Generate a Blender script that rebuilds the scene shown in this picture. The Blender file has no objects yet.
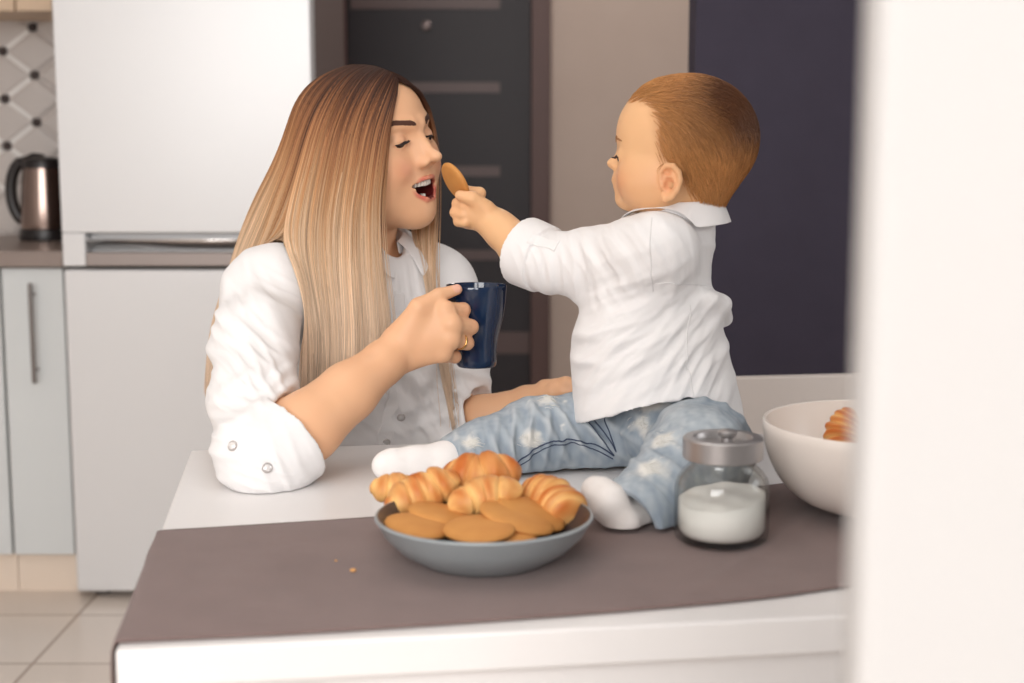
import bpy, math, random
import numpy as np
from mathutils import Vector, Matrix

random.seed(7)
rng = np.random.default_rng(7)
C = bpy.context.scene.collection

# ------------------------------------------------------------------ camera
F_PX, CAM_Z, PITCH = 1422.0, 1.13, math.atan(193.5 / 1422.0)
cp, sp = math.cos(PITCH), math.sin(PITCH)


def ray(px, py):
    u = (px - 512.0) / F_PX
    v = (341.5 - py) / F_PX
    return np.array([u, cp + v * sp, -sp + v * cp])


def at(px, py, Y):
    """A point of the room at distance Y along the room's depth."""
    d = ray(px, py)
    return np.array([0, 0, CAM_Z]) + d * (Y / d[1])


def on_z(px, py, z):
    d = ray(px, py)
    return np.array([0, 0, CAM_Z]) + d * ((z - CAM_Z) / d[2])


cam_data = bpy.data.cameras.new('camera')
cam = bpy.data.objects.new('camera', cam_data)
C.objects.link(cam)
cam.location = (0, 0, CAM_Z)
cam.rotation_euler = (math.pi / 2 - PITCH, 0, 0)
cam_data.sensor_width = 36.0
cam_data.lens = F_PX / 1024.0 * 36.0
cam_data.clip_start = 0.05
cam_data.dof.use_dof = True
cam_data.dof.focus_distance = 1.76
cam_data.dof.aperture_fstop = 4.3
bpy.context.scene.camera = cam


# ------------------------------------------------------------------ materials
def lin(c):
    r = []
    for v in c[:3]:
        v = v / 255.0
        r.append(v / 12.92 if v <= 0.04045 else ((v + 0.055) / 1.055) ** 2.4)
    return (r[0], r[1], r[2], 1.0)


def base_mat(name):
    m = bpy.data.materials.new(name)
    m.use_nodes = True
    nt = m.node_tree
    return m, nt, nt.nodes['Principled BSDF']


def mat(name, rgb, rough=0.5, metal=0.0, spec=0.5, noise=None, bump=None, sss=None, coat=0.0, sheen=0.0):
    """rgb in 0..255; noise=(scale, rgb2, detail); bump=(scale, strength, distance)"""
    m, nt, b = base_mat(name)
    b.inputs['Base Color'].default_value = lin(rgb)
    b.inputs['Roughness'].default_value = rough
    b.inputs['Metallic'].default_value = metal
    b.inputs['Specular IOR Level'].default_value = spec
    b.inputs['Coat Weight'].default_value = coat
    b.inputs['Sheen Weight'].default_value = sheen
    tc = nt.nodes.new('ShaderNodeTexCoord')
    if noise:
        n = nt.nodes.new('ShaderNodeTexNoise')
        n.inputs['Scale'].default_value = noise[0]
        n.inputs['Detail'].default_value = noise[2] if len(noise) > 2 else 4
        mx = nt.nodes.new('ShaderNodeMix')
        mx.data_type = 'RGBA'
        mx.inputs[6].default_value = lin(rgb)
        mx.inputs[7].default_value = lin(noise[1])
        nt.links.new(tc.outputs['Object'], n.inputs['Vector'])
        nt.links.new(n.outputs['Fac'], mx.inputs[0])
        nt.links.new(mx.outputs[2], b.inputs['Base Color'])
    if bump:
        n2 = nt.nodes.new('ShaderNodeTexNoise')
        n2.inputs['Scale'].default_value = bump[0]
        n2.inputs['Detail'].default_value = 4
        bp = nt.nodes.new('ShaderNodeBump')
        bp.inputs['Strength'].default_value = bump[1]
        bp.inputs['Distance'].default_value = bump[2]
        nt.links.new(tc.outputs['Object'], n2.inputs['Vector'])
        nt.links.new(n2.outputs['Fac'], bp.inputs['Height'])
        nt.links.new(bp.outputs['Normal'], b.inputs['Normal'])
    if sss:
        b.inputs['Subsurface Weight'].default_value = sss[0]
        b.inputs['Subsurface Radius'].default_value = (1.0, 0.4, 0.25)
        b.inputs['Subsurface Scale'].default_value = sss[1]
    return m


def vcol_mat(name, rough=0.5, spec=0.4, sss=None, bump=None, sheen=0.0):
    m = mat(name, (200, 200, 200), rough, 0, spec, None, bump, sss, sheen=sheen)
    nt = m.node_tree
    a = nt.nodes.new('ShaderNodeVertexColor')
    a.layer_name = 'Col'
    nt.links.new(a.outputs['Color'], nt.nodes['Principled BSDF'].inputs['Base Color'])
    return m


# ------------------------------------------------------------------ object helpers
def tag(o, label=None, cat=None, group=None, kind=None):
    if label: o['label'] = label
    if cat: o['category'] = cat
    if group: o['group'] = group
    if kind: o['kind'] = kind
    return o


def empty(name, loc=(0, 0, 0), rotz=0.0, **kw):
    o = bpy.data.objects.new(name, None)
    o.empty_display_size = 0.05
    C.objects.link(o)
    o.location = loc
    o.rotation_euler = (0, 0, rotz)
    return tag(o, **kw)


def put(name, verts, faces, m, parent=None, smooth=True, local=True, **kw):
    """one mesh object; verts are world coordinates unless local and parented"""
    me = bpy.data.meshes.new(name)
    me.from_pydata([tuple(map(float, v)) for v in verts], [], [tuple(map(int, f)) for f in faces])
    me.update()
    if m: me.materials.append(m)
    if smooth:
        me.shade_smooth()
    o = bpy.data.objects.new(name, me)
    C.objects.link(o)
    if parent is not None:
        o.parent = parent
        if not local:
            o.matrix_parent_inverse = wm(parent).inverted()
    return tag(o, **kw)


def wm(o):
    m = Matrix.LocRotScale(Vector(o.location), o.rotation_euler, Vector(o.scale))
    if o.parent:
        m = wm(o.parent) @ o.matrix_parent_inverse @ m
    return m


class MB:
    """collects shapes for one mesh"""

    def __init__(self):
        self.v, self.f = [], []

    def add(self, v, f):
        b = len(self.v)
        self.v.extend([np.asarray(p, float) for p in v])
        self.f.extend([tuple(i + b for i in q) for q in f])
        return self

    def box(self, lo, hi):
        x0, y0, z0 = lo
        x1, y1, z1 = hi
        v = [(x0, y0, z0), (x1, y0, z0), (x1, y1, z0), (x0, y1, z0), (x0, y0, z1), (x1, y0, z1), (x1, y1, z1), (x0, y1, z1)]
        f = [(0, 3, 2, 1), (4, 5, 6, 7), (0, 1, 5, 4), (1, 2, 6, 5), (2, 3, 7, 6), (3, 0, 4, 7)]
        return self.add(v, f)

    def lathe(self, prof, n=48, c=(0, 0, 0), sx=1.0, sy=1.0):
        """prof: list of (r, z); open ends unless r=0"""
        v, f = [], []
        for r, z in prof:
            for i in range(n):
                a = 2 * math.pi * i / n
                v.append((c[0] + r * sx * math.cos(a), c[1] + r * sy * math.sin(a), c[2] + z))
        for j in range(len(prof) - 1):
            for i in range(n):
                k = (i + 1) % n
                f.append((j * n + i, j * n + k, (j + 1) * n + k, (j + 1) * n + i))
        return self.add(v, f)

    def tube(self, pts, rad, n=10, cap=True):
        pts = [np.asarray(p, float) for p in pts]
        if not hasattr(rad, '__len__'): rad = [rad] * len(pts)
        v, f = [], []
        t0 = pts[1] - pts[0]
        t0 /= np.linalg.norm(t0)
        up = np.array([0, 0, 1.0]) if abs(t0[2]) < 0.9 else np.array([1.0, 0, 0])
        nrm = np.cross(t0, up); nrm /= np.linalg.norm(nrm)
        for i, p in enumerate(pts):
            t = pts[min(i + 1, len(pts) - 1)] - pts[max(i - 1, 0)]
            t /= np.linalg.norm(t) + 1e-12
            nrm = nrm - t * np.dot(nrm, t); nrm /= np.linalg.norm(nrm) + 1e-12
            bn = np.cross(t, nrm)
            for k in range(n):
                a = 2 * math.pi * k / n
                v.append(p + rad[i] * (math.cos(a) * nrm + math.sin(a) * bn))
        for i in range(len(pts) - 1):
            for k in range(n):
                kk = (k + 1) % n
                f.append((i * n + k, i * n + kk, (i + 1) * n + kk, (i + 1) * n + k))
        if cap:
            f.append(tuple(range(n))[::-1])
            f.append(tuple((len(pts) - 1) * n + k for k in range(n)))
        return self.add(v, f)

    def build(self, name, m, parent=None, smooth=True, bevel=None, **kw):
        o = put(name, self.v, self.f, m, parent, smooth, **kw)
        if bevel:
            b = o.modifiers.new('bevel', 'BEVEL')
            b.width = bevel
            b.segments = 3
            b.limit_method = 'ANGLE'
            b.harden_normals = False
        if smooth:
            try:
                o.data.set_sharp_from_angle(angle=math.radians(40))
            except Exception:
                pass
        return o


def xf(o, M):
    o.matrix_world = M
    return o


def copy_tree(o, parent=None):
    c = o.copy()
    C.objects.link(c)
    if parent is not None:
        c.parent = parent
    for ch in list(o.children):
        copy_tree(ch, c)
    return c


# ------------------------------------------------------------------ setting
M_floor, nt, b = base_mat('floor_tile')
tc = nt.nodes.new('ShaderNodeTexCoord')
mp = nt.nodes.new('ShaderNodeMapping')
mp.inputs['Location'].default_value = (0.07, -0.05, 0)
br = nt.nodes.new('ShaderNodeTexBrick')
br.offset = 0.0
br.inputs['Scale'].default_value = 1.0
br.inputs['Brick Width'].default_value = 0.33
br.inputs['Row Height'].default_value = 0.33
br.inputs['Mortar Size'].default_value = 0.004
br.inputs['Color1'].default_value = lin((218, 205, 194))
br.inputs['Color2'].default_value = lin((226, 214, 204))
br.inputs['Mortar'].default_value = lin((168, 148, 134))
nt.links.new(tc.outputs['Object'], mp.inputs['Vector'])
nt.links.new(mp.outputs['Vector'], br.inputs['Vector'])
nt.links.new(br.outputs['Color'], b.inputs['Base Color'])
b.inputs['Roughness'].default_value = 0.22

M_ceil = mat('ceiling_paint', (240, 238, 235), 0.8)
M_wall = mat('white_wall_paint', (222, 217, 214), 0.75, bump=(60, 0.08, 0.002))
M_beige = mat('beige_wallpaper', (204, 186, 174), 0.8, noise=(5, (192, 173, 161), 5), bump=(90, 0.1, 0.002))
M_navy = mat('navy_wallpaper', (64, 58, 75), 0.75, noise=(14, (57, 51, 67), 6), bump=(120, 0.15, 0.002))
M_doordark = mat('dark_veneer', (34, 26, 32), 0.45, noise=(3, (29, 22, 27), 3))
M_doorstripe = mat('door_stripe_brown', (92, 74, 72), 0.4)
M_frame = mat('brown_door_frame', (92, 68, 64), 0.45)


def structure(name, lo, hi, m, bevel=None):
    return MB().box(lo, hi).build(name, m, smooth=False, bevel=bevel, kind='structure')


HALL_Y = 5.2
structure('floor', (-2.6, -2.2, -0.1), (2.6, 6.0, 0.0), M_floor)
structure('ceiling', (-2.6, -2.2, 2.6), (2.6, 6.0, 2.7), M_ceil)
KIT_Y = 4.17
structure('wall_kitchen', (-2.6, KIT_Y, 0), (-0.515, KIT_Y + 0.12, 2.6), M_wall)
structure('wall_left', (-2.6, -2.2, 0), (-2.5, KIT_Y, 2.6), M_wall)
structure('wall_hall', (-1.2, HALL_Y, 0), (2.6, HALL_Y + 0.12, 2.6), M_beige)
navy_x0 = at(693, 200, 2.95)[0]
structure('wall_navy', (navy_x0, 2.95, 0), (2.6, 3.07, 2.6), M_navy)
wfr = MB()
wfr.box((2.5, 0.52, 0), (2.6, 2.95, 0.9)); wfr.box((2.5, 0.52, 2.2), (2.6, 2.95, 2.6)); wfr.box((2.5, 0.52, 0.9), (2.6, 0.85, 2.2)); wfr.box((2.5, 2.25, 0.9), (2.6, 2.95, 2.2))
wfr.build('wall_far_right', M_wall, smooth=False, kind='structure')
M_winf = mat('added_window_frame', (236, 234, 232), 0.4)
win = MB()
win.box((2.52, 0.85, 0.9), (2.58, 0.90, 2.2)); win.box((2.52, 2.20, 0.9), (2.58, 2.25, 2.2)); win.box((2.52, 0.90, 0.9), (2.58, 2.20, 0.95)); win.box((2.52, 0.90, 2.15), (2.58, 2.20, 2.2)); win.box((2.53, 1.52, 0.95), (2.57, 1.58, 2.15))
win.build('added_window_1', M_winf, smooth=False, kind='structure')  # invented, unseen window, added so the side fill has an opening
# the white wall end the camera looks past
WR = at(849, 341, 0.52)
structure('wall_right', (WR[0], 0.492, 0), (2.5, 0.52, 2.6), mat('near_wall_paint', (190, 188, 187), 0.75, bump=(60, 0.08, 0.002)), bevel=0.006)
structure('wall_rear', (-2.6, -2.2, 0), (2.6, -2.1, 2.6), M_wall)

# hallway door
d0, d1 = at(349, 100, HALL_Y)[0], at(531, 100, HALL_Y)[0]
f0, f1 = at(330, 100, HALL_Y)[0], at(550, 100, HALL_Y)[0]
door = empty('door_1', (0, HALL_Y, 0), kind='structure')
MB().box((d0, -0.045, 0.01), (d1, -0.004, 2.1)).build('panel', M_doordark, door, smooth=False, bevel=0.003)
# strips inlaid across the door
for py in (5, 88, 171, 254, 341):
    z = at(430, py, HALL_Y)[2]
    s0 = at(352, py, HALL_Y)[0]
    s1 = at(500, py, HALL_Y)[0] if py < 300 else d1 - 0.005
    hh = 0.018 if py < 300 else 0.04
    MB().box((s0, -0.049, z - hh), (s1, -0.0445, z + hh)).build('strip', M_doorstripe, door, smooth=False, label='pale brown strip inlaid across the dark door')
mbf = MB()
mbf.box((d1, -0.06, 0), (f1, -0.002, 2.17))
mbf.box((f0, -0.06, 0), (d0, -0.002, 2.17))
mbf.box((d0, -0.06, 2.1), (d1, -0.002, 2.17))
mbf.build('frame', M_frame, door, smooth=False, bevel=0.004)
pk = at(427, 27, HALL_Y)
pm = MB().lathe([(0, 0.0), (0.016, 0.0), (0.018, 0.006), (0.010, 0.010), (0.008, 0.006), (0, 0.006)], 24)
o = pm.build('peephole', mat('dull_metal', (120, 108, 106), 0.35, 0.8), door)
o.location = (pk[0], -0.046, pk[2])
o.rotation_euler = (math.pi / 2, 0, 0)
structure('baseboard_hall', (f1 + 0.001, HALL_Y - 0.015, 0), (2.6, HALL_Y - 0.001, 0.08), M_frame)

# quilted white splash wall behind the counter
M_splash, nt, b = base_mat('quilted_tile')
b.inputs['Roughness'].default_value = 0.3
b.inputs['Base Color'].default_value = lin((206, 199, 195))
sp0, sp1 = at(-60, 100, KIT_Y - 0.02), at(66, 100, KIT_Y - 0.02)
px_m = F_PX / KIT_Y
# diamond lattice: dots sampled off the photograph
dots = [(35, 28), (5, 52), (37, 75), (7, 98), (39, 121), (9, 144)]
P = [at(x, y, KIT_Y - 0.02) for x, y in dots]
dx = abs(P[0][0] - P[1][0])
dz = abs(P[0][2] - P[1][2])
cx, cz = P[2][0] - 0.01, P[2][2]
n0x, n0z = 200, 170
xs = np.linspace(-1.9, sp1[0], n0x)
zs = np.linspace(0.87, 1.52, n0z)
V, Fc = [], []
for j, z in enumerate(zs):
    for i, x in enumerate(xs):
        a = (x - cx) / dx + (z - cz) / dz
        c_ = (x - cx) / dx - (z - cz) / dz
        ta, tb = abs((a / 2) % 1 - 0.5) * 2, abs((c_ / 2) % 1 - 0.5) * 2  # 1 on the seams
        g = 0.012 * max(0.0, 1 - max(ta ** 8, tb ** 8) * 1.0)
        V.append((x, KIT_Y - 0.004 - g, z))
for j in range(n0z - 1):
    for i in range(n0x - 1):
        k = j * n0x + i
        Fc.append((k, k + 1, k + n0x + 1, k + n0x))
splash = put('trim_1', V, Fc, M_splash, kind='structure')
M_band = mat('bright_bevel_strip', (248, 246, 244), 0.12, 0.0, 0.6)
for a in range(-8, 4):
    for bq in range(-4, 5):
        if (a + bq) % 2: continue
        for sgn in (-1, 1):
            p0 = np.array([cx + a * dx, KIT_Y - 0.008, cz + bq * dz]); p1 = p0 + [dx, 0, sgn * dz]
            if not all(-1.9 < p[0] < sp1[0] - 0.004 and 0.9 < p[2] < 1.5 for p in (p0, p1)): continue
            d_ = (p1 - p0) / np.linalg.norm(p1 - p0); n_ = np.array([-d_[2], 0, d_[0]]) * 0.016
            q0_, q1_ = p0 + d_ * 0.016, p1 - d_ * 0.016
            up_ = np.array([0, -0.006, 0])
            put('bevel_strip', [q0_ - n_, q1_ - n_, q1_ + up_, q0_ + up_, q0_ + n_, q1_ + n_], [(0, 1, 2, 3), (3, 2, 5, 4)], M_band, splash, smooth=False)
M_stud = mat('dark_stud', (60, 48, 46), 0.35, 0.3)
for a in range(-8, 4):
    for bq in range(-4, 5):
        if (a + bq) % 2: continue
        x, z = cx + a * dx, cz + bq * dz
        if not (-1.9 < x < sp1[0] and 0.9 < z < 1.5): continue
        o = MB().lathe([(0.0145, 0), (0.013, 0.007), (0.0075, 0.013), (0, 0.014)], 16).build('stud', M_stud, splash)
        o.location = (x, KIT_Y - 0.006, z)
        o.rotation_euler = (math.pi / 2, 0, 0)

# ------------------------------------------------------------------ fridge
FY = 3.47
fx0, fx1 = at(60, 200, FY)[0], at(312, 100, FY)[0]
z_bot, z_split = at(200, 592, FY)[2], at(200, 268, FY)[2]
M_fr = mat('pearl_white_steel', (222, 222, 223), 0.32, 0.15, 0.5, bump=(40, 0.02, 0.001))
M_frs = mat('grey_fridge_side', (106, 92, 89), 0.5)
M_dark = mat('dark_gap', (70, 62, 60), 0.5)
M_chrome = mat('bright_chrome', (235, 232, 230), 0.12, 1.0)
M_grey = mat('grey_trim', (150, 140, 136), 0.35, 0.5)
fr = empty('refrigerator', ((fx0 + fx1) / 2, FY, 0), label='tall pearl white two-door refrigerator with a wide recessed chrome handle', cat='refrigerator')
W2 = (fx1 - fx0) / 2
FH = 1.95
MB().box((-W2 + 0.002, 0.075, z_bot + 0.01), (W2, KIT_Y - FY - 0.02, FH)).build('body', M_frs, fr, smooth=False, bevel=0.006, label='grey fridge side and casing')
MB().box((-W2, 0.0, z_bot), (W2, 0.07, z_split - 0.004)).build('door', M_fr, fr, smooth=False, bevel=0.008)
# upper door: built as a frame round the handle recess
hz0, hz1 = z_split + 0.004, at(200, 233, FY)[2]
hx0 = at(85, 240, FY)[0] - (fx0 + fx1) / 2
mbu = MB()
mbu.box((-W2, 0.0, hz1), (W2, 0.07, FH))
mbu.box((-W2, 0.0, hz0), (hx0, 0.07, hz1))
mbu.box((hx0, 0.045, hz0), (W2, 0.07, hz1))
up = mbu.build('door', M_fr, fr, smooth=False, bevel=0.004)
hh = hz1 - hz0
q = MB()
hnd = MB().box((hx0, -0.002, hz0), (W2 - 0.006, 0.03, hz0 + hh * 0.42)).build('handle', M_grey, up, smooth=False, bevel=0.004, label='grey and chrome handle rail')
v = []
for k in range(9):
    t = k / 8
    v.append((0.044 - 0.042 * math.sin(t * math.pi / 2), hz0 + hh * (0.45 + 0.36 * t)))
V = [(hx0, y, z) for y, z in v] + [(W2 - 0.006, y, z) for y, z in v]
Fq = [(k, 9 + k, 10 + k, 1 + k) for k in range(8)]
o = put('handle_trim', V, Fq, M_chrome, up)
s_ = o.modifiers.new('s', 'SOLIDIFY'); s_.thickness = 0.002
for sx in (-1, 1):
    for yy in (0.06, 0.5):
        o = MB().lathe([(0, 0), (0.02, 0), (0.02, z_bot - 0.004), (0.014, z_bot + 0.012), (0, z_bot + 0.012)], 20).build('foot', M_dark, fr)
        o.location = (sx * (W2 - 0.05), yy, 0)

# ------------------------------------------------------------------ base cabinets, counter, kettle
M_cab = mat('pale_blue_laminate', (214, 218, 219), 0.4)
M_steel = mat('brushed_steel', (150, 145, 143), 0.3, 1.0)
M_plinth = mat('cream_plinth', (232, 216, 200), 0.5)
M_carc = mat('cabinet_carcass', (188, 184, 180), 0.6)
CY = 3.515
ct_z = at(36, 251, 3.49)[2]
cab_edges = [at(-150, 400, CY)[0], at(-40, 400, CY)[0] - 0.11, at(6, 400, CY)[0], fx0 - 0.012]
labs = ['pale blue base cabinet at the far end of the counter', 'pale blue base cabinet cut by the photo edge, beside the one with the long handle',
        'pale blue base cabinet next to the refrigerator, with a long upright bar handle']
for i in range(1, 3):
    x0, x1 = cab_edges[i] + 0.001, cab_edges[i + 1] - 0.001
    w = x1 - x0
    cb = empty('base_cabinet', ((x0 + x1) / 2, CY, 0), label=labs[i], cat='cabinet', group='base cabinets under the counter')
    zt = ct_z - 0.041
    MB().box((-w / 2, 0.021, 0.100), (w / 2, KIT_Y - CY - 0.02, zt)).build('body', M_carc, cb, smooth=False)
    dr = MB().box((-w / 2 + 0.003, 0.0, 0.104), (w / 2 - 0.003, 0.02, zt - 0.004)).build('door', M_cab, cb, smooth=False, bevel=0.002)
    MB().box((-w / 2, 0.03, 0.0), (w / 2, 0.045, 0.099)).build('plinth', M_plinth, cb, smooth=False, label='cream plinth board')
    hx = (at(36, 330, CY)[0] - (x0 + x1) / 2) if i == 2 else w / 2 - 0.05
    za, zb = at(36, 282, CY)[2], at(36, 381, CY)[2]
    mh = MB()
    mh.tube([(hx, -0.03, zb), (hx, -0.03, za)], 0.006, 12)
    mh.tube([(hx, 0.0, zb + 0.03), (hx, -0.03, zb + 0.03)], 0.004, 8)
    mh.tube([(hx, 0.0, za - 0.03), (hx, -0.03, za - 0.03)], 0.004, 8)
    mh.build('handle', M_steel, dr, label='brushed steel bar handle')
M_top = mat('grey_brown_worktop', (150, 135, 128), 0.35, noise=(30, (136, 122, 115), 6))
o = MB().box((cab_edges[1], CY - 0.025, ct_z - 0.04), (fx0 - 0.006, KIT_Y - 0.02, ct_z)).build('worktop', M_top, smooth=False, bevel=0.004,
    label='grey brown kitchen worktop beside the refrigerator', cat='worktop')
M_wood = mat('pale_wood_front', (226, 200, 172), 0.5, noise=(4, (214, 186, 158), 4))
wz = at(20, 11, KIT_Y - 0.33)[2]
wc = empty('wall_cabinet', (0, 0, 0), label='pale wood wall cabinet above the quilted splash wall, only its lower edge in view', cat='cabinet')
wx1 = at(52, 5, KIT_Y - 0.33)[0]
MB().box((-2.0, KIT_Y - 0.31, wz + 0.002), (wx1, KIT_Y - 0.002, 2.25)).build('body', M_wood, wc, smooth=False)
gx = at(15, 5, KIT_Y - 0.33)[0]
for a_, b_ in ((-2.0, gx - 0.002), (gx + 0.002, wx1)):
    MB().box((a_ + 0.001, KIT_Y - 0.332, wz), (b_, KIT_Y - 0.312, 2.25)).build('door', M_wood, wc, smooth=False, bevel=0.002)

# kettle
kp = at(40, 232, 3.93)
kx, ky = kp[0] + 0.018, 3.93
ks = 1422 / 3.93
M_kst = mat('kettle_steel', (150, 132, 124), 0.18, 1.0)
M_kblk = mat('kettle_black_plastic', (32, 27, 28), 0.35)
kt = empty('electric_kettle', (kx, ky, ct_z), label='steel and black electric kettle on the worktop beside the refrigerator', cat='kettle')
kt.scale = (0.92, 0.92, 0.98)
MB().lathe([(0, 0), (0.078, 0), (0.080, 0.012), (0.076, 0.03), (0.070, 0.032), (0.0, 0.032)], 40).build('base', M_kblk, kt)
MB().lathe([(0, 0.033), (0.072, 0.033), (0.073, 0.05), (0.070, 0.10), (0.066, 0.16), (0.060, 0.205), (0, 0.205)], 48).build('body', M_kst, kt)
MB().lathe([(0.061, 0.2), (0.062, 0.215), (0.055, 0.226), (0.03, 0.231), (0, 0.232)], 40).build('lid', M_kblk, kt)
hp = []
for k in range(15):
    t = k / 14
    a = math.pi * 0.5 + t * math.pi
    hp.append((-0.055 + 0.046 * math.cos(a) - (0.0 if 0.1 < t < 0.9 else -0.02), 0, 0.135 + 0.085 * math.sin(a)))
MB().tube([(0.0, 0, 0.222), (-0.03, 0, 0.226)] + hp[1:-1] + [(-0.062, 0, 0.05)], 0.0175, 12).build('handle', M_kblk, kt)
MB().add([(0.055, -0.02, 0.2), (0.055, 0.02, 0.2), (0.09, 0, 0.198), (0.062, -0.012, 0.16), (0.062, 0.012, 0.16), (0.066, 0, 0.15)],
         [(0, 1, 2), (0, 2, 3), (1, 4, 2), (3, 2, 5), (5, 2, 4)]).build('spout', M_kst, kt)

# ------------------------------------------------------------------ table
TZ = 0.75
FL = on_z(115, 651, TZ)
th = math.radians(8.2)
TU = np.array([math.cos(th), math.sin(th), 0])
TV = np.array([-math.sin(th), math.cos(th), 0])
TD, TL = 0.735, 1.25
M_tab = mat('white_table_laminate', (231, 228, 227), 0.32, spec=0.4)
tb = empty('dining_table', (FL[0], FL[1], 0), th, label='white rectangular dining table where the child sits and the woman leans', cat='table')
MB().box((0, 0, TZ - 0.032), (TL, TD, TZ)).build('tabletop', M_tab, tb, smooth=False, bevel=0.003)
ap = MB()
i0 = 0.022
ap.box((i0, i0, TZ - 0.10), (TL - i0, i0 + 0.018, TZ - 0.033))
ap.box((i0, TD - i0 - 0.018, TZ - 0.10), (TL - i0, TD - i0, TZ - 0.033))
ap.box((i0, i0 + 0.018, TZ - 0.10), (i0 + 0.018, TD - i0 - 0.018, TZ - 0.033))
ap.box((TL - i0 - 0.018, i0 + 0.018, TZ - 0.10), (TL - i0, TD - i0 - 0.018, TZ - 0.033))
ap.build('apron', M_tab, tb, smooth=False, bevel=0.002)
for a_ in (0.012, TL - 0.072):
    for b_ in (0.012, TD - 0.072):
        MB().box((a_, b_, 0), (a_ + 0.06, b_ + 0.06, TZ - 0.033)).build('leg', M_tab, tb, smooth=False, bevel=0.003)


def tab_local(p):
    d = np.asarray(p) - np.array([FL[0], FL[1], 0])
    return np.dot(d, TU), np.dot(d, TV)


def tab_world(s, t, z):
    return np.array([FL[0], FL[1], 0]) + TU * s + TV * t + np.array([0, 0, z])


# ------------------------------------------------------------------ runner
def uv_along(pts, n):
    pts = np.array(pts, float)
    seg = np.r_[0, np.cumsum(np.linalg.norm(np.diff(pts, axis=0), axis=1))]
    t = np.linspace(0, seg[-1], n)
    return np.stack([np.interp(t, seg, pts[:, k]) for k in range(pts.shape[1])], 1)


def spline(pts, n):
    """Catmull-Rom through pts, n samples"""
    p = np.array(pts, float)
    p = np.vstack([2 * p[0] - p[1], p, 2 * p[-1] - p[-2]])
    m = len(p) - 3
    out = []
    for t in np.linspace(0, m - 1e-9, n):
        i = int(t); u = t - i
        a, b_, c, d = p[i], p[i + 1], p[i + 2], p[i + 3]
        out.append(0.5 * ((2 * b_) + (c - a) * u + (2 * a - 5 * b_ + 4 * c - d) * u * u + (-a + 3 * b_ - 3 * c + d) * u ** 3))
    return np.array(out)


M_run, nt, b = base_mat('taupe_linen')
b.inputs['Roughness'].default_value = 0.9
b.inputs['Specular IOR Level'].default_value = 0.15
b.inputs['Sheen Weight'].default_value = 0.15
tc = nt.nodes.new('ShaderNodeTexCoord')
w1 = nt.nodes.new('ShaderNodeTexWave'); w1.bands_direction = 'X'
w2 = nt.nodes.new('ShaderNodeTexWave'); w2.bands_direction = 'Y'
for w in (w1, w2):
    w.inputs['Scale'].default_value = 160
    w.inputs['Distortion'].default_value = 1.5
    nt.links.new(tc.outputs['UV'], w.inputs['Vector'])
ad = nt.nodes.new('ShaderNodeMath'); ad.operation = 'ADD'
nt.links.new(w1.outputs['Fac'], ad.inputs[0]); nt.links.new(w2.outputs['Fac'], ad.inputs[1])
ns = nt.nodes.new('ShaderNodeTexNoise'); ns.inputs['Scale'].default_value = 18; ns.inputs['Detail'].default_value = 8
nt.links.new(tc.outputs['UV'], ns.inputs['Vector'])
mx = nt.nodes.new('ShaderNodeMix'); mx.data_type = 'RGBA'
mx.inputs[6].default_value = lin((116, 97, 94)); mx.inputs[7].default_value = lin((134, 114, 110))
nt.links.new(ns.outputs['Fac'], mx.inputs[0])
nt.links.new(mx.outputs[2], b.inputs['Base Color'])
bp = nt.nodes.new('ShaderNodeBump'); bp.inputs['Strength'].default_value = 0.35; bp.inputs['Distance'].default_value = 0.0008
nt.links.new(ad.outputs[0], bp.inputs['Height']); nt.links.new(bp.outputs['Normal'], b.inputs['Normal'])

RB = [tab_local(on_z(x, y, TZ)) for x, y in ((156, 533), (270, 526), (375, 519), (520, 508), (700, 496), (770, 487), (850, 478))]
RFr = [tab_local(on_z(x, y, TZ)) for x, y in ((117, 645), (300, 636), (470, 625), (640, 612), (760, 601), (838, 590))]
nS, nT = 150, 50
cb_, cf_ = spline(RB, nS), spline(RFr, nS)
cb_ = np.vstack([cb_, cb_[-1] + np.array([[0.35, 0.0]])]); cf_ = np.vstack([cf_, cf_[-1] + np.array([[0.42, 0.02]])])
cb_, cf_ = uv_along(cb_, nS), uv_along(cf_, nS)
V, Fc, UV = [], [], []
hang = 8
rows = hang + nS
for i in range(rows):
    for j in range(nT):
        w = j / (nT - 1)
        if i < hang:
            s0 = (1 - w) * cf_[0] + w * cb_[0]
            k = (hang - i)
            if k == 1:
                p = tab_world(-0.0015, s0[1], TZ + 0.0012)
            else:
                p = tab_world(-0.003 - 0.002 * math.sin(w * 9 + k * 0.2), s0[1] , TZ - 0.0055 * (k - 1) * (1.0 + 0.15 * math.sin(w * 5)))
            U = (-(hang - i) * 0.006, w * 0.3)
        else:
            q = (1 - w) * cf_[i - hang] + w * cb_[i - hang]
            if i == hang: q = np.array([0.001, q[1]])
            z = TZ + 0.0016 + 0.0012 * max(0, math.sin(q[0] * 16 + 3 * w)) * math.sin(w * math.pi)
            z += 0.004 * math.exp(-((q[0] - 0.80 - 0.3 * (w - 0.5)) / 0.018) ** 2) * max(0, math.sin(w * math.pi)) * (1 if q[0] > 0.6 else 0)
            z += 0.003 * math.exp(-((q[0] - 0.62 - 0.35 * (w - 0.5)) / 0.012) ** 2) * max(0, math.sin(w * math.pi))
            p = tab_world(q[0], q[1], z)
            U = (q[0], q[1])
        V.append(p); UV.append(U)
for i in range(rows - 1):
    for j in range(nT - 1):
        k = i * nT + j
        Fc.append((k, k + nT, k + nT + 1, k + 1))
run = put('table_runner', V, Fc, M_run, label='taupe linen runner laid along the front of the white table', cat='table runner')
ul = run.data.uv_layers.new(name='UVMap')
li = np.zeros(len(run.data.loops), dtype=np.int32); run.data.loops.foreach_get('vertex_index', li)
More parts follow.
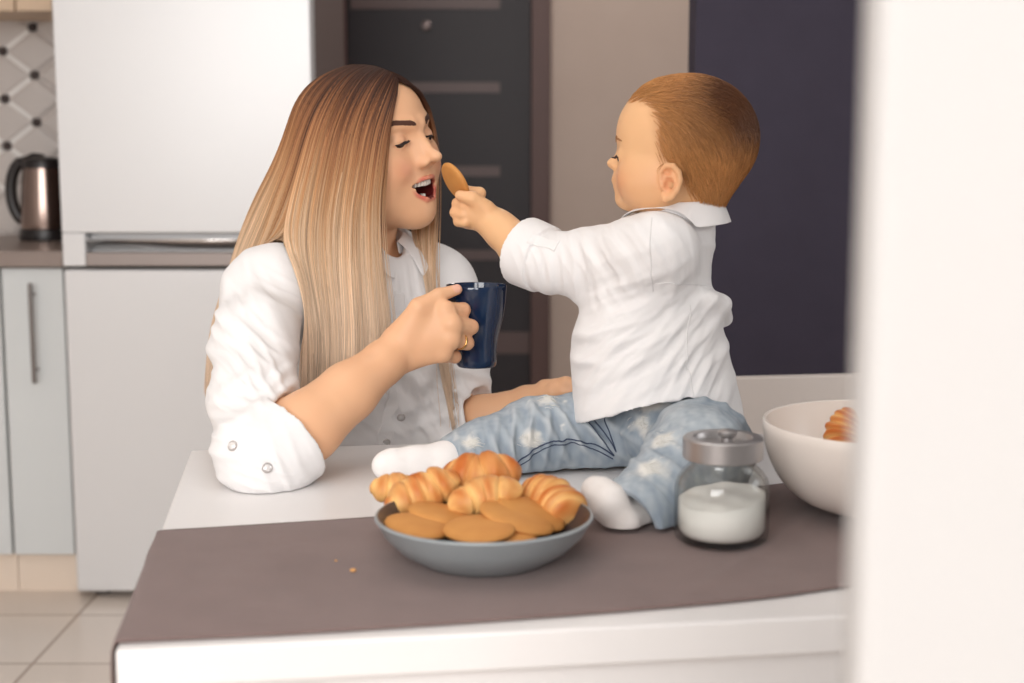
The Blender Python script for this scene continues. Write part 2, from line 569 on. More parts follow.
ul.data.foreach_set('uv', np.array(UV, dtype=np.float32)[li].ravel())
s_ = run.modifiers.new('s', 'SOLIDIFY'); s_.thickness = 0.0012; s_.offset = 1
RUN_Z = TZ + 0.0045


def rest_z(P, lift=0.0008):
    """height of the table (or the cloth on it) under each point; -1 off the table"""
    P = np.asarray(P); d = P - np.array([FL[0], FL[1], 0])
    s, t = d @ TU, d @ TV
    z = np.where(t < np.interp(s, cb_[:, 0], cb_[:, 1]) + 0.008, TZ + 0.0072, TZ) + lift
    return np.where((s > -0.004) & (s < TL) & (t > 0) & (t < TD + 0.004), z, -1.0)


def keep_above(V, lift=0.0008, zmin=0.70):
    r = rest_z(V, lift)
    m = (V[:, 2] < r) & (V[:, 2] > zmin)
    V = V.copy(); V[m, 2] = r[m]
    return V

# ------------------------------------------------------------------ white bench behind the table
cA = at(738, 378, 2.30)
cth = math.radians(9)
lc = empty('bench', (cA[0] - 0.16, cA[1] - 0.025, 0), cth, label='white bench behind the table, only its flat back in view before the navy wall', cat='bench')
lz = cA[2]
M_lc = mat('white_bench_paint', (232, 223, 217), 0.5)
MB().box((0, 0.0, 0.40), (1.1, 0.022, lz)).build('backrest', M_lc, lc, smooth=False, bevel=0.003)
MB().box((0, -0.27, 0.40), (1.1, -0.001, 0.43)).build('seat', M_lc, lc, smooth=False, bevel=0.004)
for a_ in (0.03, 1.02):
    for b_ in (-0.26, -0.05):
        MB().box((a_, b_, 0), (a_ + 0.05, b_ + 0.04, 0.399)).build('leg', M_lc, lc, smooth=False, bevel=0.003)
# ------------------------------------------------------------------ dish with pastries
M_dish = mat('blue_grey_glaze', (148, 154, 157), 0.35, spec=0.4)
M_dishin = mat('dark_inside_glaze', (60, 52, 54), 0.35)
dc = on_z(484, 515, TZ + 0.0455)
ds = 0.1005
dish = empty('serving_dish', (dc[0], dc[1], RUN_Z), label='shallow blue-grey dish full of croissants and biscuits on the runner', cat='dish')
prof_out = [(0, 0.0), (0.058, 0.0), (0.061, 0.002), (0.078, 0.012), (0.092, 0.026), (0.0985, 0.038), (0.1005, 0.0405), (0.100, 0.042), (0.098, 0.0425)]
prof_in = [(0.098, 0.0425), (0.0955, 0.0405), (0.089, 0.028), (0.075, 0.015), (0.058, 0.006), (0, 0.005)]
MB().lathe(prof_out, 72).build('shell', M_dish, dish)
MB().lathe(prof_in, 72).build('inside', M_dishin, dish, label='dark glazed inside of the dish')

# croissants
M_cro = vcol_mat('croissant_crust', 0.5, 0.35, bump=(160, 0.25, 0.002))


def croissant_mesh(name, L=0.085, R=0.021, bend=1.3, ridges=7, seed=0, pale=0.0, blunt=False):
    r_ = np.random.default_rng(seed)
    nu, nv = 110, 56
    V, col = [], []
    rad = L / bend
    ph = r_.uniform(0, 1)
    for i in range(nu):
        t = i / (nu - 1)
        u = 2 * t - 1
        prof = (max(0.0, 1 - abs(u) ** 2.4)) ** 0.62
        if blunt and u > 0: prof = 0.97 * (max(0.0, 1 - u ** 5)) ** 0.5
        a = u * bend / 2
        c = np.array([rad * math.sin(a), rad * math.cos(a) - rad, 0])
        tn = np.array([math.cos(a), -math.sin(a), 0])
        nn = np.array([math.sin(a), math.cos(a), 0])
        for j in range(nv):
            p = 2 * math.pi * j / nv
            # rolled layers: steps spiralling out from the middle
            s = abs(u) * ridges * 0.5 * 1.15 + 0.16 * math.sin(p + ph * 6) + 0.07 * math.sin(2 * p + seed) + ph
            fr_ = s - math.floor(s)
            groove = math.exp(-((fr_ - 1.0) / 0.05) ** 2) + math.exp(-(fr_ / 0.05) ** 2)
            lump = 0.90 + (0.14 + 0.05 * math.sin(2.3 * math.floor(s) + seed)) * math.sin(math.pi * fr_) ** 0.8 - 0.06 * groove
            rr = R * prof * lump
            rr *= 1 + 0.04 * math.sin(2 * p + seed) + 0.02 * math.sin(15 * u + p) + 0.012 * math.sin(31 * u + 3 * p + seed)
            q = c + nn * (rr * math.cos(p)) + np.array([0, 0, 1]) * (rr * 0.92 * math.sin(p))
            V.append(q)
            # crust: brown on the crest of each layer, paler dough beside the seams
            top = 0.5 + 0.5 * math.sin(p)
            k = 0.30 + 0.55 * math.sin(math.pi * min(1, fr_ * 1.1)) + 0.16 * math.sin(7 * u + 2 * p + seed) + 0.10 * math.sin(17 * u - 3 * p)
            k = min(1, max(0, k * (0.55 + 0.45 * top) - pale))
            lo = np.array(lin((238, 190, 120))[:3]); hi_ = np.array(lin((190, 102, 38))[:3])
            cc = lo * (1 - k) + hi_ * k
            col.append((*cc, 1))
    Fc = []
    for i in range(nu - 1):
        for j in range(nv):
            k = (j + 1) % nv
            Fc.append((i * nv + j, i * nv + k, (i + 1) * nv + k, (i + 1) * nv + j))
    return V, Fc, col


def add_col(o, col):
    a = o.data.color_attributes.new('Col', 'FLOAT_COLOR', 'POINT')
    a.data.foreach_set('color', np.asarray(col, np.float32).ravel())


def rot(rx, ry, rz):
    from mathutils import Euler
    return np.array(Euler((math.radians(rx), math.radians(ry), math.radians(rz)), 'XYZ').to_matrix())


def croissant(px, py, Y, rx, ry, rz, label, L, R, seed, bend=1.2, pale=0.0, ridges=7, group='croissants in the dish', blunt=False):
    V, Fc, col = croissant_mesh('croissant', L, R, bend, ridges, seed, pale, blunt)
    c = at(px, py, Y)
    V = np.array(V)
    V -= V.mean(0)
    o = put('croissant', V, Fc, M_cro, label=label, cat='croissant', group=group)
    add_col(o, col)
    o.location = c
    o.rotation_euler = (math.radians(rx), math.radians(ry), math.radians(rz))
    return o


croissant(396, 489, 1.372, 0, -8, 200, 'small pale croissant at the left end of the dish', 0.054, 0.0175, 3, 1.3, 0.20, 4)
croissant(422, 494, 1.340, 0, -20, 22, 'golden croissant slanting up behind the front left biscuit', 0.082, 0.0215, 11, 0.8, 0.05, 4)
croissant(481, 475, 1.378, 0, 8, 172, 'large browned croissant on top at the back of the dish', 0.084, 0.0245, 5, 1.4, -0.15, 4)
croissant(485, 497, 1.315, 0, -12, 8, 'pale plump croissant in the middle of the dish', 0.076, 0.0205, 8, 1.1, 0.15, 3)
croissant(551, 500, 1.335, 4, 14, -48, 'croissant at the right of the dish showing its rolled end', 0.074, 0.0235, 21, 0.5, 0.0, 5, blunt=True)

# biscuits
M_bis = mat('biscuit', (210, 150, 80), 0.7, noise=(60, (190, 124, 60), 8), bump=(220, 0.3, 0.001))


def biscuit(px, py, Y, rx, ry, rz, label, a=0.034, b_=0.030, h=0.008, group='round biscuits in the dish'):
    prof = [(0, -h * 0.42), (0.86, -h * 0.45), (0.97, -h * 0.25), (1.0, 0.0), (0.97, h * 0.22), (0.86, h * 0.42), (0.6, h * 0.56), (0.3, h * 0.62), (0, h * 0.63)]
    o = MB().lathe([(r * a, z) for r, z in prof], 56, sy=b_ / a).build('biscuit', M_bis, label=label, cat='biscuit', group=group)
    o.location = at(px, py, Y)
    o.rotation_euler = (math.radians(rx), math.radians(ry), math.radians(rz))
    return o


biscuit(418, 526, 1.265, 5, 9, 0, 'round biscuit at the front left rim of the dish', 0.031, 0.029)
biscuit(440, 514, 1.300, 4, 11, 10, 'biscuit between the front left biscuit and the pale middle croissant', 0.031, 0.028)
biscuit(479, 529, 1.250, 9, 0, 0, 'biscuit standing nearest at the front middle of the dish', 0.033, 0.029)
biscuit(517, 518, 1.280, 8, 17, 0, 'long brown biscuit leaning right of the front middle biscuit', 0.036, 0.030)
biscuit(531, 513, 1.300, 10, 21, 0, 'biscuit behind the leaning brown one, against the rolled croissant', 0.034, 0.029)
biscuit(508, 534, 1.262, 3, 4, 0, 'mostly covered biscuit under the leaning brown one', 0.027, 0.024)

# crumbs on the runner
M_crumb = mat('crumb', (214, 158, 96), 0.8)
for (x, y, s, l) in ((353, 571, 0.003, 'tiny biscuit crumb lying on the taupe runner'), (336, 561, 0.0014, 'tinier crumb on the runner just behind the larger crumb')):
    p = on_z(x, y, RUN_Z)
    o = MB().lathe([(0, -0.4), (0.7, -0.3), (1, 0.05), (0.6, 0.5), (0, 0.6)], 9, sy=0.7).build('crumb', M_crumb, label=l, cat='crumb', group='crumbs on the runner')
    o.scale = (s, s, s); o.location = (p[0], p[1], RUN_Z + s * 0.2)

# ------------------------------------------------------------------ sugar jar
jc = on_z(721, 539.5, RUN_Z)
M_glass, nt, b = base_mat('clear_glass')
nt.nodes.remove(b)
g1 = nt.nodes.new('ShaderNodeBsdfTransparent'); g2 = nt.nodes.new('ShaderNodeBsdfGlossy'); g4 = nt.nodes.new('ShaderNodeMixShader')
g5 = nt.nodes.new('ShaderNodeLayerWeight'); g5.inputs['Blend'].default_value = 0.25
g6 = nt.nodes.new('ShaderNodeMix'); g6.data_type = 'RGBA'
g6.inputs[6].default_value = (0.98, 0.985, 0.98, 1); g6.inputs[7].default_value = (0.70, 0.71, 0.70, 1)   # longer way through the glass at its rims
nt.links.new(g5.outputs['Facing'], g6.inputs[0]); nt.links.new(g6.outputs[2], g1.inputs['Color'])
g2.inputs['Roughness'].default_value = 0.02
p5 = nt.nodes.new('ShaderNodeMath'); p5.operation = 'POWER'; p5.inputs[1].default_value = 4.0
g7 = nt.nodes.new('ShaderNodeLayerWeight'); g7.inputs['Blend'].default_value = 0.5
ma = nt.nodes.new('ShaderNodeMath'); ma.operation = 'MULTIPLY_ADD'; ma.inputs[1].default_value = 0.7; ma.inputs[2].default_value = 0.04
nt.links.new(g7.outputs['Facing'], p5.inputs[0]); nt.links.new(p5.outputs[0], ma.inputs[0])
nt.links.new(ma.outputs[0], g4.inputs[0]); nt.links.new(g1.outputs[0], g4.inputs[1]); nt.links.new(g2.outputs[0], g4.inputs[2])
nt.links.new(g4.outputs[0], nt.nodes['Material Output'].inputs['Surface'])
M_sugar = mat('white_sugar', (252, 249, 245), 0.8, bump=(600, 0.4, 0.001))
M_lid = mat('brushed_grey_metal', (176, 173, 173), 0.36, 0.75)
jar = empty('sugar_jar', (jc[0], jc[1], RUN_Z), label='glass jar half full of white sugar under a grey metal lid', cat='jar')
jar.scale = (1, 1, 0.945)
R_ = 0.0455
prof = [(0, 0.0), (R_ - 0.006, 0.0), (R_ - 0.001, 0.004), (R_, 0.012), (R_, 0.055), (R_ - 0.002, 0.064), (R_ - 0.007, 0.072), (0.0325, 0.078), (0.0315, 0.083), (0.0315, 0.096),
        (0.0285, 0.096), (0.0285, 0.083), (0.0295, 0.0765), (R_ - 0.010, 0.070), (R_ - 0.005, 0.063), (R_ - 0.0035, 0.055), (R_ - 0.0035, 0.012), (R_ - 0.007, 0.006), (0, 0.006)]
MB().lathe(prof, 72).build('glass_body', M_glass, jar)
# sugar fill with a slanted top
n, m_ = 64, 14
V, Fc = [], []
rs = R_ - 0.0038
V.append((0, 0, 0.0065))
for i in range(n):
    a = 2 * math.pi * i / n
    V.append(((rs - 0.005) * math.cos(a), (rs - 0.005) * math.sin(a), 0.0065))
for i in range(n):
    a = 2 * math.pi * i / n
    V.append((rs * math.cos(a), rs * math.sin(a), 0.013))
for j in range(m_):
    r = rs * (1 - j / m_)
    for i in range(n):
        a = 2 * math.pi * i / n
        x, y = r * math.cos(a), r * math.sin(a)
        z = 0.0445 + 0.10 * x + 0.11 * y + 0.0012 * math.sin(160 * x) * math.cos(140 * y)
        V.append((x, y, min(z, 0.0605)))
V.append((0, 0, 0.0445))
for i in range(n):
    Fc.append((0, 1 + (i + 1) % n, 1 + i))
for j in range(m_ + 1):
    for i in range(n):
        k = (i + 1) % n
        a0 = 1 + j * n
        Fc.append((a0 + i, a0 + k, a0 + n + k, a0 + n + i))
last = 1 + (m_ + 1) * n
for i in range(n):
    Fc.append((last + i, last + (i + 1) % n, len(V) - 1))
tag(put('sugar', V, Fc, M_sugar, jar), label='white sugar filling', kind='stuff')
LR = 0.0385
lp = [(0.030, 0.0855), (LR - 0.001, 0.0855), (LR, 0.0865), (LR, 0.106), (LR - 0.0015, 0.1075), (0.0285, 0.1075), (0.0275, 0.1065), (0.0265, 0.1005), (0, 0.1)]
lid = MB().lathe(lp, 72).build('lid', M_lid, jar, label='brushed grey metal lid')
o = MB().lathe([(0.006, 0.0), (0.0055, 0.006), (0.009, 0.009), (0.0095, 0.0125), (0.007, 0.0145), (0, 0.015)], 32).build('knob', M_lid, lid)
o.location = (0.004, 0, 0.1)

# ------------------------------------------------------------------ white bowl at the right
bc = on_z(886, 511.5, RUN_Z)
M_bowl = mat('cream_white_ceramic', (238, 228, 220), 0.25, spec=0.5)
bowl = empty('salad_bowl', (bc[0], bc[1], RUN_Z + 0.0035), label='large deep cream white bowl at the right end of the table', cat='bowl')
BR, BH = 0.129, 0.091
po = [(0, 0.0), (0.055, 0.0), (0.060, 0.003)]
for k in range(1, 15):
    t = k / 14
    po.append((0.060 + (BR - 0.060) * math.sin(t * math.pi / 2) ** 0.9, 0.003 + (BH - 0.003) * (1 - math.cos(t * math.pi / 2)) ** 0.95))
pi = [(r - 0.004, z + (0.004 if z < 0.05 else 0.004 * (1 - (z - 0.05) / 0.05))) for r, z in po[::-1][0:13]]
po += [(BR - 0.001, BH + 0.0015), (BR - 0.003, BH + 0.0012)]
MB().lathe(po + pi + [(0, 0.009)], 96).build('shell', M_bowl, bowl)
croissant(844, 434, 1.475, 0, -60, 60, 'croissant standing in the large cream bowl, end up', 0.06, 0.0175, 31, 1.0, -0.1, group='croissants in the cream bowl')
croissant(885, 452, 1.495, 10, 0, 20, 'croissant lying in the large cream bowl behind the wall edge', 0.07, 0.019, 37, 1.2, 0.0, group='croissants in the cream bowl')

# ------------------------------------------------------------------ mug
MUG_C = at(476.5, 366, 1.755)
M_mug = mat('navy_glaze', (14, 38, 68), 0.12, spec=0.6, coat=0.3)
mug = empty('mug', tuple(MUG_C), math.radians(0), label='navy blue glazed mug held up by the woman', cat='mug')
sc_ = 1422 / 1.755
H_ = 0.101
mp_ = [(0, 0.0), (0.0230, 0.0), (0.0252, 0.003), (0.0256, 0.010), (0.0254, 0.022), (0.0270, 0.036), (0.0305, 0.050), (0.0340, 0.064), (0.0362, 0.080), (0.0374, 0.096), (0.0378, 0.1005), (0.0374, 0.1018), (0.0362, 0.1012),
       (0.0350, 0.092), (0.0335, 0.078), (0.0310, 0.064), (0.0278, 0.050), (0.0245, 0.036), (0.0232, 0.02), (0.022, 0.006), (0, 0.005)]
MB().lathe(mp_, 64).build('body', M_mug, mug)
hd = np.array([-0.76, -0.65, 0]); hd /= np.linalg.norm(hd)
hpts = spline([hd * 0.032 + [0, 0, 0.086], hd * 0.046 + [0, 0, 0.089], hd * 0.060 + [0, 0, 0.080], hd * 0.066 + [0, 0, 0.058], hd * 0.060 + [0, 0, 0.036], hd * 0.044 + [0, 0, 0.025], hd * 0.024 + [0, 0, 0.026]], 28)
MB().tube(hpts, 0.0055, 14).build('handle', M_mug, mug)
# ------------------------------------------------------------------ smooth bodies from distance fields
class Field:
    def __init__(self, lo, hi, h):
        self.lo = np.array(lo, np.float32); self.h = h
        self.n = np.ceil((np.array(hi) - np.array(lo)) / h).astype(int) + 1
        self.ax = [self.lo[i] + h * np.arange(self.n[i], dtype=np.float32) for i in range(3)]
        self.d = np.full(tuple(self.n), 0.08, np.float32)

    def win(self, lo, hi, pad):
        s = []
        for i in range(3):
            a = int(np.floor((lo[i] - pad - self.lo[i]) / self.h)); b_ = int(np.ceil((hi[i] + pad - self.lo[i]) / self.h)) + 1
            a, b_ = max(0, a), min(int(self.n[i]), b_)
            if a >= b_: return None, None
            s.append(slice(a, b_))
        X = [self.ax[0][s[0]][:, None, None], self.ax[1][s[1]][None, :, None], self.ax[2][s[2]][None, None, :]]
        return tuple(s), X

    def mix(self, s, e, k, mode):
        d = self.d[s]
        if mode == 'add':
            if k > 0:
                h = np.maximum(k - np.abs(d - e), 0) / k
                self.d[s] = np.minimum(d, e) - h * h * k * 0.25
            else:
                self.d[s] = np.minimum(d, e)
        elif mode == 'cut':
            e = -e
            if k > 0:
                h = np.maximum(k - np.abs(d - e), 0) / k
                self.d[s] = np.maximum(d, e) + h * h * k * 0.25
            else:
                self.d[s] = np.maximum(d, e)

    def cone(self, a, b_, ra, rb, k=0.01, mode='add', flat=None):
        """tapered capsule; flat=(dir, f): squash radius along dir by f"""
        a, b_ = np.asarray(a, np.float32), np.asarray(b_, np.float32)
        r = max(ra, rb)
        s, X = self.win(np.minimum(a, b_) - r, np.maximum(a, b_) + r, k + 3 * self.h)
        if s is None: return self
        ab = b_ - a
        L2 = float(ab @ ab) + 1e-12
        P = [X[i] - a[i] for i in range(3)]
        t = np.clip((P[0] * ab[0] + P[1] * ab[1] + P[2] * ab[2]) / L2, 0, 1)
        Q = [P[i] - t * ab[i] for i in range(3)]
        dd = Q[0] ** 2 + Q[1] ** 2 + Q[2] ** 2
        if flat is not None:
            fd = np.asarray(flat[0], np.float32); fd = fd / np.linalg.norm(fd)
            dp = Q[0] * fd[0] + Q[1] * fd[1] + Q[2] * fd[2]
            dd = dd + dp * dp * (1.0 / flat[1] ** 2 - 1)
        e = np.sqrt(dd) - (ra + t * (rb - ra))
        if flat is not None: e = e * min(1.0, flat[1] * 1.2)
        self.mix(s, e, k, mode)
        return self

    def chain(self, pts, rads, k=0.01, mode='add', flat=None):
        for i in range(len(pts) - 1):
            self.cone(pts[i], pts[i + 1], rads[i], rads[i + 1], k if i == 0 else min(k, 0.5 * min(rads[i], rads[i + 1]) + 1e-4), mode, flat)
        return self

    def ell(self, c, r, R=None, k=0.01, mode='add'):
        """ellipsoid; rows of R are its axes in room coordinates"""
        c = np.asarray(c, np.float32); r = np.asarray(r, np.float32)
        R = np.eye(3, dtype=np.float32) if R is None else np.asarray(R, np.float32)
        ext = np.sqrt(((R * r[:, None]) ** 2).sum(0))
        s, X = self.win(c - ext, c + ext, k + 3 * self.h)
        if s is None: return self
        P = [X[i] - c[i] for i in range(3)]
        k0 = 0; k1 = 0
        for i in range(3):
            q = (P[0] * R[i, 0] + P[1] * R[i, 1] + P[2] * R[i, 2]) / r[i]
            k0 = k0 + q * q; k1 = k1 + (q / r[i]) ** 2
        k0 = np.sqrt(k0); k1 = np.sqrt(k1) + 1e-9
        self.mix(s, k0 * (k0 - 1.0) / k1, k, mode)
        return self

    def cyl(self, a, b_, r, k=0.004, mode='add', r2=None):
        """flat-ended (tapered) cylinder"""
        a, b_ = np.asarray(a, np.float32), np.asarray(b_, np.float32)
        r2 = r if r2 is None else r2
        m = max(r, r2)
        s, X = self.win(np.minimum(a, b_) - m, np.maximum(a, b_) + m, k + 3 * self.h)
        if s is None: return self
        ab = b_ - a; L = float(np.linalg.norm(ab)); ab = ab / L
        P = [X[i] - a[i] for i in range(3)]
        t = P[0] * ab[0] + P[1] * ab[1] + P[2] * ab[2]
        q = np.sqrt(np.maximum(P[0] ** 2 + P[1] ** 2 + P[2] ** 2 - t * t, 0)) - (r + (r2 - r) * np.clip(t / L, 0, 1))
        self.mix(s, np.maximum(q, np.abs(t - L / 2) - L / 2), k, mode)
        return self

    def plane_cut(self, p, n, k=0.0, lo=None, hi=None):
        """remove what lies on the side n points to (inside the box lo..hi)"""
        n = np.asarray(n, np.float32); n = n / np.linalg.norm(n)
        s, X = self.win(self.lo if lo is None else lo, (self.lo + self.h * self.n) if hi is None else hi, 0)
        if s is None: return self
        e = (X[0] - p[0]) * n[0] + (X[1] - p[1]) * n[1] + (X[2] - p[2]) * n[2]
        d = self.d[s]
        if k > 0:
            h = np.maximum(k - np.abs(d - e), 0) / k
            self.d[s] = np.maximum(d, e) + h * h * k * 0.25
        else:
            self.d[s] = np.maximum(d, e)
        return self

    def grid(self):
        return self.ax[0][:, None, None], self.ax[1][None, :, None], self.ax[2][None, None, :]

    def mesh(self, smooth=2):
        d = self.d
        d[0], d[-1], d[:, 0], d[:, -1], d[:, :, 0], d[:, :, -1] = (0.05,) * 6
        s = d < 0
        cnt = np.zeros(tuple(self.n - 1), np.uint8)
        offs = [(i, j, k) for i in (0, 1) for j in (0, 1) for k in (0, 1)]
        for (i, j, k) in offs:
            cnt += s[i:s.shape[0] - 1 + i, j:s.shape[1] - 1 + j, k:s.shape[2] - 1 + k]
        act = (cnt > 0) & (cnt < 8)
        cells = np.argwhere(act)
        idx = np.full(act.shape, -1, np.int32)
        idx[act] = np.arange(len(cells), dtype=np.int32)
        vals = {o: d[cells[:, 0] + o[0], cells[:, 1] + o[1], cells[:, 2] + o[2]] for o in offs}
        acc = np.zeros((len(cells), 3)); n = np.zeros(len(cells))
        for a in offs:
            for ax in range(3):
                if a[ax]: continue
                b_ = list(a); b_[ax] = 1; b_ = tuple(b_)
                va, vb = vals[a], vals[b_]
                m = (va < 0) != (vb < 0)
                t = np.where(m, va / np.where(m, va - vb, 1), 0)
                for c in range(3):
                    acc[:, c] += np.where(m, a[c] + (t if c == ax else 0), 0)
                n += m
        V = (cells + acc / n[:, None]) * self.h + self.lo
        Q = []
        for ax in range(3):
            sl0 = [slice(None)] * 3; sl1 = [slice(None)] * 3
            sl0[ax] = slice(0, -1); sl1[ax] = slice(1, None)
            A, B = s[tuple(sl0)], s[tuple(sl1)]
            e = np.argwhere(A != B)
            u, v = (ax + 1) % 3, (ax + 2) % 3
            ok = (e[:, u] > 0) & (e[:, v] > 0) & (e[:, u] < self.n[u] - 1) & (e[:, v] < self.n[v] - 1)
            e = e[ok]
            ins = A[e[:, 0], e[:, 1], e[:, 2]]
            def g(du, dv):
                q = e.copy(); q[:, u] -= du; q[:, v] -= dv
                return idx[q[:, 0], q[:, 1], q[:, 2]]
            f = np.stack([g(1, 1), g(0, 1), g(0, 0), g(1, 0)], 1)
            f[~ins] = f[~ins][:, ::-1]
            Q.append(f)
        Q = np.concatenate(Q)
        Q = Q[(Q >= 0).all(1)]
        E = np.concatenate([Q[:, [0, 1]], Q[:, [1, 2]], Q[:, [2, 3]], Q[:, [3, 0]]])
        for it in range(smooth):
            S = np.zeros_like(V)
            dg = np.bincount(E[:, 0], minlength=len(V)) + np.bincount(E[:, 1], minlength=len(V))
            for c in range(3):
                S[:, c] = np.bincount(E[:, 0], V[E[:, 1], c], len(V)) + np.bincount(E[:, 1], V[E[:, 0], c], len(V))
            V = V * 0.5 + 0.5 * S / dg[:, None]
        return V, Q


def put_np(name, V, Q, m, parent=None, smooth=True, **kw):
    """quads/tris from arrays; V in room coordinates, parent may be moved"""
    V = np.asarray(V, np.float32); Q = np.asarray(Q, np.int32)
    if parent is not None:
        iv = np.array(wm(parent).inverted())
        V = V @ iv[:3, :3].T.astype(np.float32) + iv[:3, 3].astype(np.float32)
    me = bpy.data.meshes.new(name)
    k = Q.shape[1]
    me.vertices.add(len(V)); me.vertices.foreach_set('co', V.ravel())
    me.loops.add(Q.size); me.loops.foreach_set('vertex_index', Q.ravel())
    me.polygons.add(len(Q))
    me.polygons.foreach_set('loop_start', np.arange(0, Q.size, k, dtype=np.int32))
    try:
        me.polygons.foreach_set('loop_total', np.full(len(Q), k, np.int32))
    except Exception:
        pass
    me.update(calc_edges=True)
    me.validate()
    if smooth: me.shade_smooth()
    me.materials.append(m)
    o = bpy.data.objects.new(name, me); C.objects.link(o)
    if parent is not None: o.parent = parent
    return tag(o, **kw)


def unit(v):
    v = np.asarray(v, float)
    return v / np.linalg.norm(v)


def sstep(a, b_, x):
    t = np.clip((x - a) / (b_ - a), 0, 1)
    return t * t * (3 - 2 * t)


class Frame:
    """a local frame: x to the figure's left, y forward, z up"""

    def __init__(self, o, fwd, up, scale=1.0):
        f = unit(fwd); u = np.asarray(up, float); u = unit(u - f * np.dot(u, f))
        self.o = np.asarray(o, float); self.R = np.array([np.cross(f, u) * -1, f, u]); self.s = scale

    def __call__(self, x, y, z):
        return self.o + self.s * (x * self.R[0] + y * self.R[1] + z * self.R[2])

    def inv(self, P):
        return (np.asarray(P) - self.o) @ self.R.T / self.s

    def ax(self, rx=0, ry=0, rz=0):
        """axes of a part turned in this frame, in room coordinates (rows)"""
        return rot(rx, ry, rz).T @ self.R


def noise3(P, f, seed=0, octv=3):
    """cheap smooth noise: warped sines"""
    r_ = np.random.default_rng(seed)
    out = np.zeros(len(P)); a = 1.0
    for o in range(octv):
        for k in range(4):
            d = r_.normal(size=3); d /= np.linalg.norm(d)
            ph = r_.uniform(0, 6.28)
            w_ = P @ (r_.normal(size=3) * f * 0.7)
            out += a * np.sin(P @ d * f + ph + 1.1 * np.sin(w_ + ph))
        f *= 2.1; a *= 0.5
    return out / 5


def head(fd, H, p):
    """sculpt a head into field fd. H: frame at the middle of the eye line; p: proportions"""
    s = H.s
    E = lambda c, r, k=0.012, mode='add', e=(0, 0, 0): fd.ell(H(*c), np.array(r) * s, H.ax(*e), k * s, mode)
    K = lambda a, b_, ra, rb, k=0.01, mode='add': fd.cone(H(*a), H(*b_), ra * s, rb * s, k * s, mode)
    return E, K


def f_sample(fd, P):
    P = np.atleast_2d(np.asarray(P, float))
    g = (P - fd.lo) / fd.h
    i0 = np.clip(np.floor(g).astype(int), 0, np.array(fd.n) - 2)
    t = np.clip(g - i0, 0, 1)
    out = 0
    for a in (0, 1):
        for b_ in (0, 1):
            for c in (0, 1):
                w_ = (t[:, 0] if a else 1 - t[:, 0]) * (t[:, 1] if b_ else 1 - t[:, 1]) * (t[:, 2] if c else 1 - t[:, 2])
                out = out + w_ * fd.d[i0[:, 0] + a, i0[:, 1] + b_, i0[:, 2] + c]
    return out


def f_grad(fd, P):
    P = np.atleast_2d(np.asarray(P, float)); e = fd.h
    g = np.stack([f_sample(fd, P + np.eye(3)[k] * e) - f_sample(fd, P - np.eye(3)[k] * e) for k in range(3)], 1)
    return g / (np.linalg.norm(g, axis=1, keepdims=True) + 1e-9)


def march(fd, p, d, maxd=0.15):
    """first surface point from p along d"""
    d = unit(d); t = np.arange(0, maxd, fd.h * 0.4)
    P = np.asarray(p)[None] + t[:, None] * d[None]
    v = f_sample(fd, P)
    k = np.argmax(v < 0)
    return P[k] if v[k] < 0 else P[len(P) // 2]


def settle(fd, P, off=0.0, it=6):
    """move points onto the surface (plus off)"""
    P = np.atleast_2d(np.asarray(P, float)).copy()
    for _ in range(it):
        P -= f_grad(fd, P) * (f_sample(fd, P) - off)[:, None] * 0.9
    return P


def nearest_on(pts, P):
    """distance of each P to a polyline and the parameter 0..1 along it"""
    pts = np.asarray(pts, float)
    best = np.full(len(P), 1e9); par = np.zeros(len(P))
    for i in range(len(pts) - 1):
        a, b_ = pts[i], pts[i + 1]
        ab = b_ - a
        t = np.clip(((P - a) @ ab) / (ab @ ab + 1e-12), 0, 1)
        d = np.linalg.norm(P - a - t[:, None] * ab, axis=1)
        m = d < best
        best[m] = d[m]; par[m] = ((i + t) / (len(pts) - 1))[m]
    return best, par


def strands(curves, widths, n=3):
    """many thin tubes at once. curves: (N, M, 3); widths: (N, M)"""
    Cv = np.asarray(curves, np.float32); N, M, _ = Cv.shape
    T = np.gradient(Cv, axis=1)
    T /= np.linalg.norm(T, axis=2, keepdims=True) + 1e-9
    ref = np.array([0.31, -0.9, 0.3], np.float32)
    A = np.cross(T, ref); A /= np.linalg.norm(A, axis=2, keepdims=True) + 1e-9
    B = np.cross(T, A)
    V = np.zeros((N, M, n, 3), np.float32)
    for k in range(n):
        a = 2 * math.pi * k / n
        V[:, :, k] = Cv + widths[:, :, None] * (math.cos(a) * A + math.sin(a) * B)
    idx = np.arange(N * M * n).reshape(N, M, n)
    q = np.stack([idx[:, :-1], np.roll(idx, -1, 2)[:, :-1], np.roll(idx, -1, 2)[:, 1:], idx[:, 1:]], -1).reshape(-1, 4)
    return V.reshape(-1, 3), q


def folds(V, N, specs):
    """cloth creases: specs of (centre, direction across the crease, wavelength, depth, reach, phase)"""
    out = np.zeros(len(V))
    for c, d, wl, amp, reach, ph in specs:
        d = unit(d); c = np.asarray(c)
        r = np.linalg.norm(V - c, axis=1)
        m = np.exp(-(r / reach) ** 2)
        t = (V - c) @ d
        t = t + 0.25 * wl * noise3(V, 2.2 / wl * 0.5, int(abs(ph) * 10) + 3, 1)
        s = 0.5 + 0.5 * np.sin(t / wl * 2 * math.pi + ph)
        out += amp * m * (s ** 2.2 - 0.35)
    return out


def normals_of(V, Q):
    n = np.zeros_like(V)
    a = V[Q[:, 2]] - V[Q[:, 0]]; b_ = V[Q[:, 3]] - V[Q[:, 1]]
    fn = np.cross(a, b_)
    for k in range(4):
        for c in range(3):
            n[:, c] += np.bincount(Q[:, k], fn[:, c], len(V))
    return n / (np.linalg.norm(n, axis=1, keepdims=True) + 1e-12)


